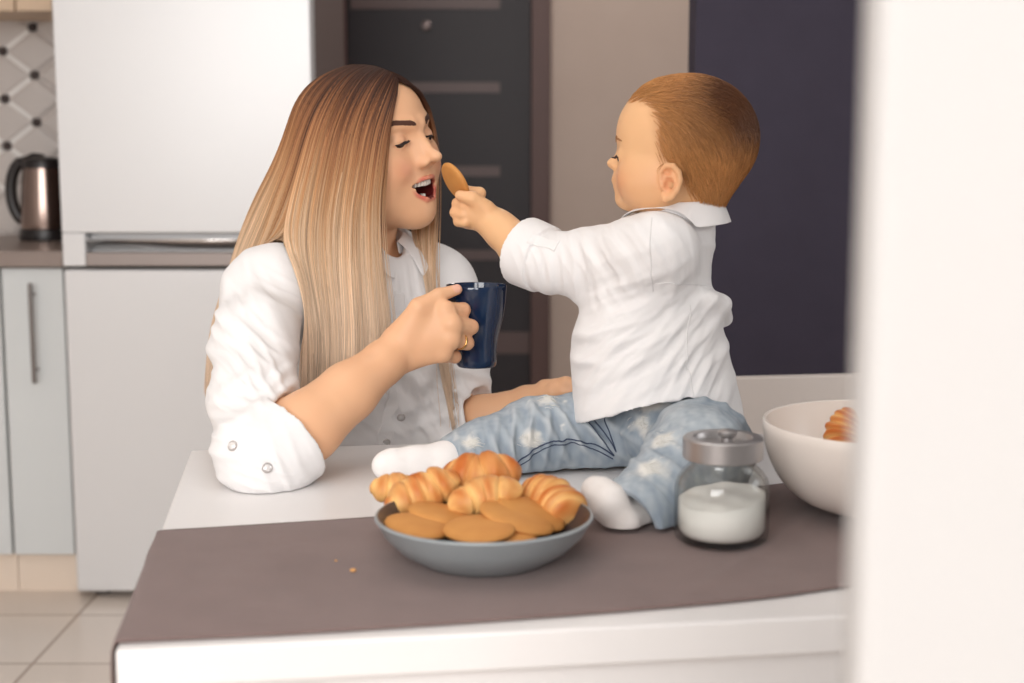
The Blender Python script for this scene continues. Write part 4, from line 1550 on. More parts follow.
sheetB = [guide((-0.003, 0.030, 0.103), [(318, 128, 1.858), (309, 165, 1.850), (298, 205, 1.838), (286, 240, 1.826), (273, 262, 1.860), (254, 310, 1.93), (244, 360, 1.95), (240, 390, 1.95)], (0.004, 0.011)),
          guide((-0.003, 0.010, 0.105), [(302, 128, 1.880), (291, 165, 1.872), (276, 205, 1.868), (263, 240, 1.885), (251, 266, 1.91), (240, 310, 1.94), (234, 360, 1.96), (232, 390, 1.96)], (0.004, 0.011)),
          guide((-0.003, -0.005, 0.105), [(294, 125, 1.91), (283, 160, 1.905), (264, 200, 1.925), (246, 240, 1.95), (236, 270, 1.97), (224, 320, 1.99), (218, 380, 2.0)], (0.004, 0.011)),
          guide((-0.003, -0.030, 0.102), [(291, 125, 1.97), (278, 160, 1.975), (257, 200, 2.00), (240, 245, 2.03), (229, 285, 2.05), (215, 330, 2.06), (209, 398, 2.06)], (0.004, 0.011)),
          guide((-0.001, -0.050, 0.097), [(306, 125, 2.035), (298, 160, 2.05), (287, 205, 2.09), (272, 250, 2.115), (262, 300, 2.13), (258, 400, 2.13)], (0.004, 0.011)),
          guide((0.001, -0.058, 0.094), [(352, 125, 2.06), (352, 160, 2.075), (350, 205, 2.10), (350, 250, 2.12), (350, 300, 2.14), (345, 400, 2.14)], (0.004, 0.011)),
          guide((0.003, -0.045, 0.099), [(392, 125, 2.055), (398, 160, 2.06), (402, 205, 2.07), (408, 250, 2.085), (412, 300, 2.10), (418, 380, 2.11)], (0.004, 0.011))]
sheetD = [guide((0.000, 0.076, 0.078), [(430, 114, 1.955), (436, 150, 1.968), (436, 200, 1.962), (434, 250, 1.945), (435, 310, 1.922), (446, 365, 1.908), (453, 428, 1.898)], (0.002, 0.007)),
          guide((0.003, 0.055, 0.093), [(426, 118, 1.985), (427, 150, 1.995), (424, 200, 1.985), (420, 250, 1.950), (426, 310, 1.922), (442, 365, 1.909), (452, 424, 1.900)], (0.002, 0.008)),
          guide((0.003, 0.020, 0.104), [(412, 118, 2.020), (414, 150, 2.030), (413, 195, 2.015), (410, 230, 1.970), (414, 270, 1.938), (419, 310, 1.925), (437, 365, 1.910), (450, 415, 1.902)], (0.002, 0.008))]


def hair_sheet(guides, nstr, layers, seed, r_w=0.00052, shell=True, spread=0.0045):
    r_ = np.random.default_rng(seed)
    G = np.array(guides)                                   # (g, n, 3)
    g, n, _ = G.shape
    fine = spline(G.reshape(g, -1), 60).reshape(60, n, 3)  # smooth across the sheet
    u = r_.uniform(0, 59, nstr)
    i = np.minimum(u.astype(int), 58); f = (u - i)[:, None, None]
    Cv = fine[i] * (1 - f) + fine[i + 1] * f
    T = np.linspace(0, 1, n)
    # locks: neighbours wander together, more towards the tips
    lock = np.round(u / 59 * 15 * g / 4) 
    ph = lock * 2.39
    side = np.stack([np.gradient(fine, axis=0)[i]], 0)[0]
    side = side / (np.linalg.norm(side, axis=2, keepdims=True) + 1e-9)
    amp = (T ** 1.3)[None, :]
    wob = (np.sin(ph[:, None] + 3.0 * T[None]) * 0.0035 + r_.normal(size=(nstr, 1)) * 0.0022 + 0.0012 * np.sin(r_.uniform(0, 6, (nstr, 1)) + 7 * T[None])) * amp
    Cv = Cv + side * wob[:, :, None]
    tn = np.gradient(Cv, axis=1); tn /= np.linalg.norm(tn, axis=2, keepdims=True) + 1e-9
    outw = np.cross(side, tn)
    cen = HW(0, -0.01, 0.0)
    sg = np.sign(((Cv[:, 12] - cen) * outw[:, 12]).sum(1)); sg[sg == 0] = 1
    outw = outw * sg[:, None, None]
    lay = r_.uniform(0, 1, nstr)
    relief = 0.0005 * np.sin(u / 59 * g * 22 + 2 * np.sin(u / 59 * g * 9))[:, None] * (0.15 + T[None])
    Cv = Cv + outw * ((lay * spread)[:, None, None] + relief[:, :, None] + (r_.normal(size=nstr) * 0.0008)[:, None, None] * amp[:, :, None])
    # shorten some
    cut = 1 - 0.13 * r_.uniform(0, 1, nstr) ** 2
    Tn = T[None] * cut[:, None]
    idx = Tn * (n - 1); a = np.minimum(idx.astype(int), n - 2); fr2 = (idx - a)[..., None]
    rows_ = np.arange(nstr)[:, None]
    Cv = Cv[rows_, a] * (1 - fr2) + Cv[rows_, a + 1] * fr2
    for _ in range(2):
        Cv = push_out(Cv, [(wb, 0.0030), (ws, 0.0045)])
        for _ in range(4):
            Cv[:, 1:-1] = 0.25 * Cv[:, :-2] + 0.5 * Cv[:, 1:-1] + 0.25 * Cv[:, 2:]
    wd = r_w * (0.75 + 0.5 * r_.uniform(0, 1, nstr))[:, None] * np.interp(T, [0, 0.05, 0.85, 1], [0.7, 1, 1, 0.25])[None]
    Vs, Qs = strands(Cv, wd, 3)
    kn_ = r_.normal(size=16 * g); kf_ = r_.normal(size=60 * g)
    streak = np.interp(u, np.linspace(0, 59, 16 * g), kn_) + 0.6 * np.interp(u, np.linspace(0, 59, 60 * g), kf_)
    tone = np.exp(r_.normal(size=nstr) * 0.07 + 0.13 * streak - 0.04 * (1 - lay))
    shift = 0.05 * np.interp(u, np.linspace(0, 59, 16 * g), r_.normal(size=16 * g)) + 0.05 * r_.normal(size=nstr)
    Tc = np.clip(Tn + shift[:, None], 0, 1)
    cs = hair_colour(np.repeat(Tc[:, :, None], 3, 2), np.broadcast_to((tone[:, None] ** (0.35 + 0.65 * np.minimum(1, Tn * 2.5)))[:, :, None], (nstr, n, 3)), STOPS).reshape(-1, 3)
    if shell:
        Sh = fine.copy()
        Sh = push_out(Sh, [(wb, 0.0015), (ws, 0.003)])
        idg = np.arange(60 * n).reshape(60, n)
        Qh = np.stack([idg[:-1, :-1], idg[1:, :-1], idg[1:, 1:], idg[:-1, 1:]], -1).reshape(-1, 4)
        keep = np.ones(len(Qh), bool)
        tt = np.tile(np.arange(n - 1), 59); keep &= tt < n * 0.90
        ch = hair_colour(np.tile(T, 60), np.full(60 * n, 0.60), STOPS)
        Qs = np.concatenate([Qs, Qh[keep] + len(Vs)]); Vs = np.concatenate([Vs, Sh.reshape(-1, 3)]); cs = np.concatenate([cs, ch])
    return Vs, Qs, cs


hv, hq, hc, nb0 = [], [], [], 0
for gs_, ns_, sd, sprd in ((sheetA, 7000, 1, 0.0035), (sheetB, 7000, 2, 0.004), (sheetD, 3200, 3, 0.0035)):
    v_, q_, c_ = hair_sheet(gs_, ns_, 1, sd, spread=sprd, shell=sd != 3)
    hv.append(v_); hq.append(q_ + nb0); hc.append(c_); nb0 += len(v_)
# a few loose hairs
r_ = np.random.default_rng(4)
fl = []
for k in range(46):
    k0 = r_.integers(0, 3)
    G = (sheetA, sheetB, sheetD)[k0]
    gq = G[0] if (k0 != 1 and r_.uniform() < 0.6) else G[r_.integers(0, len(G))]
    c = gq + np.outer(np.linspace(0, 1, 44) ** 1.5, r_.normal(size=3) * 0.007) + np.outer(np.sin(np.linspace(0, 3, 44)), r_.normal(size=3) * 0.004)
    fl.append(c)
fl = push_out(np.array(fl), [(wb, 0.004), (ws, 0.006)])
v_, q_ = strands(fl, np.full((46, 44), 0.00035), 3)
c_ = hair_colour(np.tile(np.repeat(np.linspace(0, 1, 44), 3), 46), np.full(46 * 44 * 3, 1.0), STOPS)
hv.append(v_); hq.append(q_ + nb0); hc.append(c_)
whair = put_np('hair', np.concatenate(hv), np.concatenate(hq), M_hairf, W)
add_col(whair, np.concatenate([np.concatenate(hc), np.ones((sum(map(len, hc)), 1))], 1))
# ------------------------------------------------------------------ child
K_ = empty('person', tuple(at(685, 450, 1.68) * [1, 1, 0] + [0, 0, RUN_Z - 0.004]), label='toddler sitting on the table in white shirt and torn jeans, holding out a biscuit', cat='person')
kf = unit([-0.95, 0.31, 0.0])
kl = np.array([-kf[1], kf[0], 0])
HK = Frame(at(689, 160, 1.685), unit(kf + np.array([0, 0, 0.01])), np.array([0, 0, 1.0]) - kf * 0.01, 0.94)
kb = Field((-0.115, 1.47, 0.745), (0.345, 1.90, 1.245), 0.0016)
E, K = head(kb, HK, None)
E((0, 0.001, 0.027), (0.069, 0.083, 0.075), 0.01)
E((0, 0.034, 0.034), (0.057, 0.056, 0.056), 0.02)
E((0, 0.034, -0.016), (0.056, 0.053, 0.050), 0.02)
for sx in (-1, 1):
    E((sx * 0.035, 0.053, -0.026), (0.027, 0.027, 0.026), 0.02)
    E((sx * 0.046, 0.026, -0.030), (0.018, 0.030, 0.026), 0.02)
E((0, 0.076, -0.026), (0.021, 0.0220, 0.017), 0.014)
E((0, 0.076, -0.051), (0.017, 0.0165, 0.0125), 0.014)
E((0, 0.036, -0.043), (0.044, 0.045, 0.024), 0.02)
for sx in (-1, 1):
    E((sx * 0.028, 0.101, 0.004), (0.016, 0.017, 0.010), 0.012, 'cut')
K((0, 0.083, 0.012), (0, 0.0935, -0.004), 0.005, 0.0062, 0.009)
E((0, 0.0985, -0.0055), (0.0068, 0.0070, 0.0062), 0.006)
for sx in (-1, 1):
    E((sx * 0.0082, 0.0915, -0.0085), (0.0052, 0.0066, 0.0048), 0.005)
ULk = [(-0.0165, 0.0820, -0.0300), (-0.006, 0.0935, -0.0262), (0, 0.0945, -0.0270), (0.006, 0.0935, -0.0262), (0.0165, 0.0820, -0.0300)]
LLk = [(-0.0165, 0.0815, -0.0312), (-0.007, 0.0900, -0.0352), (0.007, 0.0900, -0.0352), (0.0165, 0.0815, -0.0312)]
kb.chain([HK(*p) for p in ULk], [0.0020, 0.0036, 0.0036, 0.0036, 0.0020], 0.004)
kb.chain([HK(*p) for p in LLk], [0.0020, 0.0040, 0.0040, 0.0020], 0.004)
kb.chain([HK(-0.0165, 0.0835, -0.0306), HK(0, 0.0975, -0.0310), HK(0.0165, 0.0835, -0.0306)], [0.0007, 0.0012, 0.0007], 0.002, 'cut')
KEYES = []
for sx in (-1, 1):
    ec = (sx * 0.0275, 0.0730, 0.0035)
    E(ec, (0.0132, 0.0132, 0.0128), 0.005)
    sl = [HK(sx * 0.0175, 0.0850, 0.0005), HK(sx * 0.028, 0.0870, 0.0005), HK(sx * 0.0360, 0.0822, -0.0003)]
    kb.chain(sl, [0.0016, 0.0036, 0.0018], 0.0012, 'cut')
    KEYES.append((ec, sl))
    # ear
    ea = lambda y, z, o=0.0: HK(sx * (0.0660 + 0.36 * (0.015 - y) * 0.9 + o), y, z)
    c0y, c0z = 0.0095, -0.026
    rim = [(0.012, 0.002), (0.011, 0.012), (0.004, 0.0195), (-0.005, 0.0195), (-0.0125, 0.012), (-0.0145, 0.002), (-0.011, -0.009), (-0.004, -0.0175), (0.004, -0.0205), (0.008, -0.015)]
    kb.ell(ea(c0y - 0.002, c0z, 0.001), (0.0040, 0.0125, 0.0175), HK.ax(0, 0, sx * 17), 0.004)
    kb.chain([ea(c0y + y, c0z + z, 0.0045) for y, z in rim], [0.0026, 0.0030, 0.0033, 0.0034, 0.0034, 0.0034, 0.0034, 0.0040, 0.0044, 0.0030], 0.0015)
    kb.ell(ea(c0y + 0.001, c0z - 0.003, 0.0055), (0.0070, 0.0062, 0.0082), HK.ax(0, 0, sx * 17), 0.003, 'cut')
    kb.ell(ea(c0y + 0.003, c0z + 0.0115, 0.0050), (0.0045, 0.0052, 0.0034), HK.ax(0, 0, sx * 17), 0.002, 'cut')
    kb.ell(ea(c0y + 0.0095, c0z - 0.004, 0.0045), (0.0030, 0.0030, 0.0048), HK.ax(), 0.003)
KN = at(682, 226, 1.69)
kb.chain([HK(0, -0.010, -0.02), KN, KN - [0, 0, 0.03]], [0.042, 0.034, 0.030], 0.012)
KLS, KRS = at(658, 249, 1.615), at(676, 238, 1.765)
kb.cone(KLS + (KRS - KLS) * 0.1, KRS + (KLS - KRS) * 0.1, 0.026, 0.024, 0.02)
kax = np.array([kl, kf, [0, 0, 1.0]])
kb.ell(at(652, 290, 1.69), (0.062, 0.044, 0.070), kax, 0.02)
kb.ell(at(656, 365, 1.685), (0.070, 0.056, 0.080), kax, 0.03)
kb.ell(at(674, 428, 1.68), (0.066, 0.056, 0.042), kax, 0.03)
KE = at(588, 264, 1.700)
KW = at(497, 226, 1.780)
KM = [at(552, 262, 1.722), at(520, 247, 1.758)]
kfa = KW - KE
kb.chain([KLS, (KLS + KE) / 2, KE], [0.031, 0.029, 0.028], 0.01)
kb.chain([KE, KM[0], KM[1], at(503, 232, 1.774), KW], [0.028, 0.0275, 0.0262, 0.0222, 0.0205], 0.008)
# hand with the biscuit
kp = at(475.5, 212, 1.790)
kb.cone(KW, kp, 0.0195, 0.0195, 0.008)
kb.cone(kp, at(466.5, 208, 1.792), 0.0185, 0.0150, 0.008)
kb.cone(kp, at(467.5, 217, 1.790), 0.0175, 0.0140, 0.008)
kb.chain([at(485.5, 209, 1.775), at(472.5, 198.5, 1.770), at(460, 195.5, 1.772)], [0.0120, 0.0088, 0.0066], 0.006)
kb.chain([at(472.5, 201, 1.802), at(479.5, 193.5, 1.812), at(464.5, 190, 1.812)], [0.0095, 0.0078, 0.0064], 0.005)
kb.chain([at(466.5, 206, 1.797), at(457.5, 203.5, 1.790), at(463.5, 206, 1.778)], [0.0088, 0.0070, 0.0062], 0.0035)
kb.chain([at(465.5, 214, 1.795), at(455.5, 212.5, 1.787), at(462.5, 215, 1.777)], [0.0086, 0.0070, 0.0060], 0.0035)
kb.chain([at(468.5, 221, 1.792), at(458.5, 221.5, 1.785), at(465.5, 223, 1.776)], [0.0080, 0.0064, 0.0056], 0.0035)
# far arm, hanging by his side with the hand on his hip
KRE, KRW = at(668, 320, 1.800), at(650, 385, 1.800)
kb.chain([KRS, KRE, KRW], [0.026, 0.025, 0.020], 0.01)
kb.cone(KRW, at(640, 400, 1.785), 0.019, 0.016, 0.008)
for i in range(4):
    a_ = at(636 + 3 * i, 404 + 1.5 * i, 1.780 - 0.012 * i); kb.chain([a_, a_ + [-0.016, -0.004, -0.006], a_ + [-0.022, -0.006, -0.016]], [0.0075, 0.0068, 0.006], 0.004)
kb.chain([at(648, 392, 1.775), at(634, 400, 1.762)], [0.010, 0.007], 0.006)
# legs
FH_, FK_, FA_ = at(660, 434, 1.725), at(536, 438, 1.668), at(458, 463, 1.618)
NH_, NK_, NA_ = at(704, 442, 1.615), at(698, 460, 1.472), at(641, 509, 1.408)
kb.chain([FH_, FK_, FA_], [0.044, 0.034, 0.022], 0.01)
kb.chain([NH_ - [0.004, 0, 0.010], NK_, NA_], [0.036, 0.034, 0.022], 0.01)
V, Q = kb.mesh(2)
L = HK.inv(V)
hm = (np.abs(L) < 0.13).all(1) & (L[:, 2] > -0.075)
nz = 0.5 + 0.5 * np.clip(noise3(V, 50, 15, 2), -1, 1)
cheek = np.exp(-(((np.abs(L[:, 0]) - 0.042) / 0.022) ** 2 + ((L[:, 2] + 0.026) / 0.02) ** 2)) * (L[:, 1] > 0.01) * hm
dl1, _ = nearest_on(ULk, L); dl2, _ = nearest_on(LLk, L)
lip = np.clip(1 - (np.minimum(dl1 - 0.0028, dl2 - 0.0034)) / 0.0015, 0, 1) * (L[:, 1] > 0.06)
earm = np.exp(-(((L[:, 1] - 0.0095) / 0.014) ** 2 + ((L[:, 2] + 0.026) / 0.020) ** 2)) * (np.abs(L[:, 0]) > 0.066) * hm
HL = np.array([(0.098, 0.066), (0.060, 0.068), (0.044, 0.062), (0.039, 0.048), (0.037, 0.033), (0.031, 0.013), (0.026, -0.006), (0.012, -0.004), (0.000, -0.018), (-0.013, -0.048), (-0.040, -0.054), (-0.120, -0.054)])
dh, _ = nearest_on(np.c_[HL, np.zeros(len(HL))], np.c_[L[:, 1:3], np.zeros(len(L))])
zb = np.interp(L[:, 1], HL[::-1, 0], HL[::-1, 1])
hs = np.where(L[:, 2] > zb, dh, -dh) + 0.003 * noise3(L, 140, 8, 2)      # how far inside the hair
scalp = sstep(-0.004, 0.022, hs) * hm
hand = np.exp(-(np.linalg.norm(V - at(462, 205, 1.785), axis=1) / 0.03) ** 2)
col = colour_of((nz * 0.25, (220, 164, 120)), (cheek * 0.5, (216, 136, 100)), (hand * 0.3, (214, 144, 106)), (lip, (208, 126, 108)), (earm * 0.45, (226, 148, 112)), (scalp * 0.9, (176, 120, 74)), base=(234, 186, 139))
kbody = put_np('body', keep_above(V, 0.003), Q, M_skin, K_)
add_col(kbody, col)
M_lashk = mat('brown_lash', (66, 42, 30), 0.6)
M_browk = mat('fair_brow', (176, 124, 84), 0.7)
for (ec, sl), sx in zip(KEYES, (-1, 1)):
    make_eye(K_, HK(*ec), HK(ec[0], 0.7, -0.08) - HK(*ec), 0.0121, (84, 62, 46))
    lash_and_brow(K_, kb, HK, sl, sx, [(sx * 0.012, 0.094, 0.022), (sx * 0.024, 0.091, 0.026), (sx * 0.037, 0.078, 0.024)], nb_=70, ln=0.0075, brow_w=0.002, mb=M_browk, ml=M_lashk, bl=0.006)

# hair of the child
r_ = np.random.default_rng(12)
N = normals_of(V, Q)
ok = np.where((hs > 0.0) & hm & ~((np.abs(L[:, 0]) > 0.064) & (np.abs(L[:, 1] - 0.0075) < 0.023) & (np.abs(L[:, 2] + 0.024) < 0.028)))[0]
ns = 21000
wgt = sstep(0.0, 0.020, hs[ok]) * 0.94 + 0.06
pick = r_.choice(ok, ns, p=wgt / wgt.sum())
P0 = V[pick]; l0 = L[pick]
fwd, upv, lft = HK.R[1], HK.R[2], HK.R[0]
sidew = np.clip((0.085 - l0[:, 2]) / 0.06, 0, 1)
whorl = HK(0.0, -0.050, 0.082)
D = -fwd[None] * (1.0 - 0.15 * sidew)[:, None] - upv[None] * (0.15 + 1.05 * sidew)[:, None] * sidew[:, None]
front = np.clip((l0[:, 1] - 0.045) / 0.03, 0, 1)
D = D + front[:, None] * (lft * np.sign(l0[:, 0:1]) * 0.5 + upv * 0.25)
back = np.clip((-0.045 - l0[:, 1]) / 0.03, 0, 1)
D = D * (1 - back)[:, None] + back[:, None] * (-upv[None] * 1.0 + (-fwd) * 0.12)
D = D + r_.normal(size=(ns, 3)) * 0.13 + 0.22 * np.stack([noise3(P0, 55, 31 + k, 2) for k in range(3)], 1)
M_ = 12
len_ = (0.020 + 0.020 * r_.uniform(size=ns)) * (1 - 0.62 * np.clip((-0.015 - l0[:, 2]) / 0.03, 0, 1)) * (1 + 0.25 * front)
cur = P0 - f_grad(kb, P0) * 0.0008
pts = [cur.copy()]
lift = (0.0016 + 0.0026 * r_.uniform(size=ns)) * (0.35 + 0.65 * sstep(0.0, 0.02, hs[pick]))
for k in range(1, M_):
    g = f_grad(kb, cur)
    d = D - g * (D * g).sum(1, keepdims=True)
    d /= np.linalg.norm(d, axis=1, keepdims=True) + 1e-9
    l_c = HK.inv(cur)
    # gravity turns the ends down at the sides and back
    sw = np.clip((0.075 - l_c[:, 2]) / 0.06, 0, 1)
    D = D - upv[None] * 0.10 * sw[:, None]
    cur = cur + d * (len_ / (M_ - 1))[:, None]
    t = k / (M_ - 1)
    tgt = lift * math.sin(math.pi * min(1, t * 1.3) * 0.5) + 0.0010 * t
    cur = cur - f_grad(kb, cur) * ((f_sample(kb, cur) - tgt) * 0.9)[:, None]
    pts.append(cur.copy())
Cv = np.stack(pts, 1)
wd = np.interp(np.linspace(0, 1, M_), [0, 0.3, 0.8, 1], [0.00018, 0.00027, 0.00022, 0.00008])[None] * (0.8 + 0.4 * r_.uniform(size=(ns, 1)))
Vs, Qs = strands(Cv, wd, 3)
darkz = np.clip((l0[:, 2] - 0.015) / 0.07, 0, 1) * np.clip((-l0[:, 1] + 0.035) / 0.08, 0, 1)  # crown and back: browner natural hair plus shade put into the colour
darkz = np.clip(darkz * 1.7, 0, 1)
tone = np.exp(r_.normal(size=ns) * 0.10 + 0.18 * noise3(P0, 55, 3, 2))
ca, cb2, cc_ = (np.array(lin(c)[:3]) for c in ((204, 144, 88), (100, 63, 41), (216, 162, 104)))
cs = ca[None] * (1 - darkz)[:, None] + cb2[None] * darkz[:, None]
fr_t = np.clip((l0[:, 1] - 0.03) / 0.05, 0, 1)[:, None]
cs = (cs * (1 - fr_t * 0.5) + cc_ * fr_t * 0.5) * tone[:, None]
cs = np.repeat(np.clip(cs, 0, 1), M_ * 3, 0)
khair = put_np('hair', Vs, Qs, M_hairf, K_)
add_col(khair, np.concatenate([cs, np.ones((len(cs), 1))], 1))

# ------------------------------------------------------------------ child's clothes
ks = Field((-0.03, 1.45, 0.76), (0.345, 1.93, 1.125), 0.0019)
ks.cone(KLS + [0.002, 0.004, -0.008], KRS + [0, -0.006, -0.006], 0.034, 0.034, 0.03)
ks.cone(KN - [0.004, 0, 0.020], KN - [0.001, 0, 0.006], 0.040, 0.041, 0.03)
ks.ell(at(652, 287, 1.692), (0.086, 0.061, 0.085), kax, 0.03)
ks.ell(at(648, 348, 1.688), (0.103, 0.092, 0.078), kax, 0.05)
ks.ell(at(657, 400, 1.680), (0.114, 0.095, 0.070), kax, 0.04)
ks.ell(at(660, 440, 1.680), (0.120, 0.098, 0.060), kax, 0.04)
# yoke fold standing off the back
ks.chain([at(712, 300, 1.635), at(721, 305, 1.665), at(724, 318, 1.71)], [0.007, 0.011, 0.011], 0.022)
ks.chain([KLS, KE + [0.004, 0, 0], at(555, 264, 1.718)], [0.040, 0.0405, 0.0365], 0.03)
kd = unit(at(505, 244, 1.768) - at(548, 262, 1.722))
q0, q1 = at(557, 265, 1.718), at(523, 251, 1.752)
kd = unit(q1 - q0)
ks.cyl(q0, q1 - kd * 0.004, 0.0365, 0.008, 'add', 0.0370)
ks.cyl(q1 - kd * 0.036, q1, 0.0415, 0.002, 'add', 0.0435)
ks.cone(q1 - kd * 0.012, q1 + kd * 0.06, 0.0335, 0.040, 0.003, 'cut')
ks.chain([KRS, KRE, KRW + (KRE - KRW) * 0.3], [0.043, 0.039, 0.036], 0.03)
ks.cone(KN + [0, 0, 0.030], KN + [0, 0, 0.10], 0.037, 0.042, 0.004, 'cut')

# hem: higher at the side, longer before and behind
X, Y_, Z = ks.grid()
along = (X - at(694, 402, 1.6)[0])
hem = 0.850 - np.where(along < 0, 2.3 * along ** 2, 15 * along ** 2)
hem = np.maximum(hem, 0.80) + 0 * Y_
ks.d = np.maximum(ks.d, (hem - Z).astype(np.float32))
V, Q = ks.mesh(2)
N = normals_of(V, Q)
fs = []
for k, (x, y, Y, ang, wl, amp, rch) in enumerate([
    (600, 330, 1.60, -30, 0.030, 0.0060, 0.06), (640, 320, 1.58, -25, 0.034, 0.0060, 0.06), (690, 345, 1.59, -40, 0.032, 0.0055, 0.06), (720, 350, 1.64, -55, 0.03, 0.005, 0.05),
    (600, 270, 1.64, 75, 0.028, 0.0045, 0.05), (560, 265, 1.69, 80, 0.024, 0.0040, 0.04), (640, 250, 1.58, 60, 0.03, 0.004, 0.05), (690, 270, 1.61, 85, 0.03, 0.003, 0.05),
    (590, 395, 1.60, -60, 0.035, 0.004, 0.05), (700, 390, 1.60, -75, 0.03, 0.004, 0.05), (715, 240, 1.66, 15, 0.03, 0.003, 0.04), (575, 350, 1.63, 10, 0.03, 0.005, 0.04)]):
    a = math.radians(ang)
    fs.append((at(x, y, Y), (math.sin(a), 0.1, math.cos(a)), wl, amp, rch, k * 0.9 + 0.4))
for k, (x, y, Y, ang, wl, amp, rch) in enumerate([
    (610, 320, 1.60, -20, 0.015, 0.0024, 0.05), (650, 335, 1.58, -35, 0.016, 0.0026, 0.06), (600, 360, 1.60, -45, 0.014, 0.0022, 0.05), (700, 330, 1.60, -50, 0.015, 0.0026, 0.05), (690, 380, 1.59, -60, 0.014, 0.0022, 0.05),
    (590, 250, 1.65, 70, 0.014, 0.0020, 0.04), (570, 285, 1.66, 85, 0.013, 0.0022, 0.04), (625, 265, 1.60, 60, 0.015, 0.0020, 0.05), (535, 265, 1.70, 70, 0.011, 0.0014, 0.03), (690, 250, 1.62, 80, 0.014, 0.0016, 0.04)]):
    a = math.radians(ang)
    fs.append((at(x, y, Y), (math.sin(a), 0.1, math.cos(a)), wl, amp, rch, k * 1.7 + 0.3))
dsp = 0.85 * folds(V, N, fs) + 0.0010 * noise3(V, 45, 19, 2)
V = V + N * dsp[:, None]
kshirt = put_np('shirt', V, Q, M_shirt, K_)
# seams: armhole, yoke, side
M_seam = mat('white_seam', (226, 224, 224), 0.9)


def seam(bv, pxs, r, n=40, off=0.0002):
    pts = spline([hit(bv, x, y)[0] for x, y in pxs], n)
    return MB().tube(lay(bv, pts, off), r, 6, cap=False)


ks_bv = bvh_of(V, Q)
sm_ = MB()
for pxs in ([(652, 218), (650, 240), (651, 265), (653, 292)], [(655, 284), (675, 284), (700, 285), (711, 287)], [(690, 305), (687, 350), (694, 398)]):
    o = seam(ks_bv, pxs, 0.00065)
    sm_.add(o.v, o.f)
sq = [f for f in sm_.f if len(f) == 4]
put_np('seam', np.array(sm_.v), np.array(sq), M_seam, kshirt)
# sleeve tab on the cuff
tabp = [hit(ks_bv, x, y)[0] for x, y in ((529, 238), (540, 241), (551, 244), (557, 246))]
tb_ = spline(tabp, 16)
wv = unit(np.cross(tb_[-1] - tb_[0], ray(540, 240)))
A = lay(ks_bv, tb_ + wv * 0.0085, 0.0010); B = lay(ks_bv, tb_ - wv * 0.0085, 0.0010)
strip_band(A, B, 0.0018, M_shirt, 'sleeve_tab', kshirt)
# collar
cols = []
for sgn in (-1, 1):
    A, B, Cc = [], [], []
    for t in np.linspace(0, 1, 24):
        ang = math.pi - t * math.pi * 0.93
        outd = kl * sgn * math.sin(ang) + kf * math.cos(ang)
        base = KN + outd * 0.0465 + up3 * (0.010 - 0.004 * t)
        top = base + up3 * (0.023 - 0.004 * t) - outd * 0.001
        leaf = top + outd * (0.012 + 0.006 * t) - up3 * (0.028 + 0.012 * t ** 2)
        A.append(base); B.append(top); Cc.append(leaf)
    n = len(A)
    A, B, Cc = map(np.array, (A, B, Cc))
    Cc = push_out(Cc, [(ks, 0.0035)])
    rowsC = [A, (A + B) / 2, B, B + (Cc - B) * 0.10 + up3 * 0.003, push_out(B + (Cc - B) * 0.5, [(ks, 0.0035)]), Cc]
    cols.append((np.concatenate(rowsC), np.array([(r * n + i, r * n + i + 1, (r + 1) * n + i + 1, (r + 1) * n + i) for r in range(len(rowsC) - 1) for i in range(n - 1)])))
o = put_np('collar', np.concatenate([c[0] for c in cols]), np.concatenate([cols[0][1], cols[1][1] + len(cols[0][0])]), M_shirt, kshirt)
m_ = o.modifiers.new('s', 'SOLIDIFY'); m_.thickness = 0.002; m_.offset = 0
m_ = o.modifiers.new('sub', 'SUBSURF'); m_.levels = 2; m_.render_levels = 2

# jeans
M_jean = vcol_mat('washed_denim', 0.85, 0.15, bump=(420, 0.25, 0.0008))
kj = Field((-0.10, 1.36, 0.735), (0.345, 1.88, 0.915), 0.0019)
kj.ell(at(678, 426, 1.68), (0.094, 0.078, 0.060), kax, 0.03)
kj.chain([FH_, FK_ + (FH_ - FK_) * 0.45, FK_, FA_ + (FK_ - FA_) * 0.35, FA_ + (FK_ - FA_) * 0.05], [0.060, 0.053, 0.046, 0.039, 0.036], 0.02)
kj.chain([NH_ - [0.004, 0, 0.010], NK_ + (NH_ - NK_) * 0.4, NK_, NA_ + (NK_ - NA_) * 0.4], [0.053, 0.055, 0.052, 0.045], 0.02)
nd = unit(NA_ - NK_)
NJ = NA_ + nd * 0.026 + [0.003, 0, 0]
kj.cyl(NJ - nd * 0.055, NJ - nd * 0.002, 0.043, 0.008, 'add', 0.041)
kj.cyl(NJ - nd * 0.024, NJ, 0.0430, 0.003, 'add', 0.0425)
kj.cone(NJ - nd * 0.012, NJ + nd * 0.05, 0.032, 0.040, 0.003, 'cut')
kj.d = np.maximum(kj.d, (RUN_Z + 0.0005 - kj.grid()[2] + 0 * kj.grid()[0] + 0 * kj.grid()[1]).astype(np.float32))
V, Q = kj.mesh(2)
N = normals_of(V, Q)
fs = []
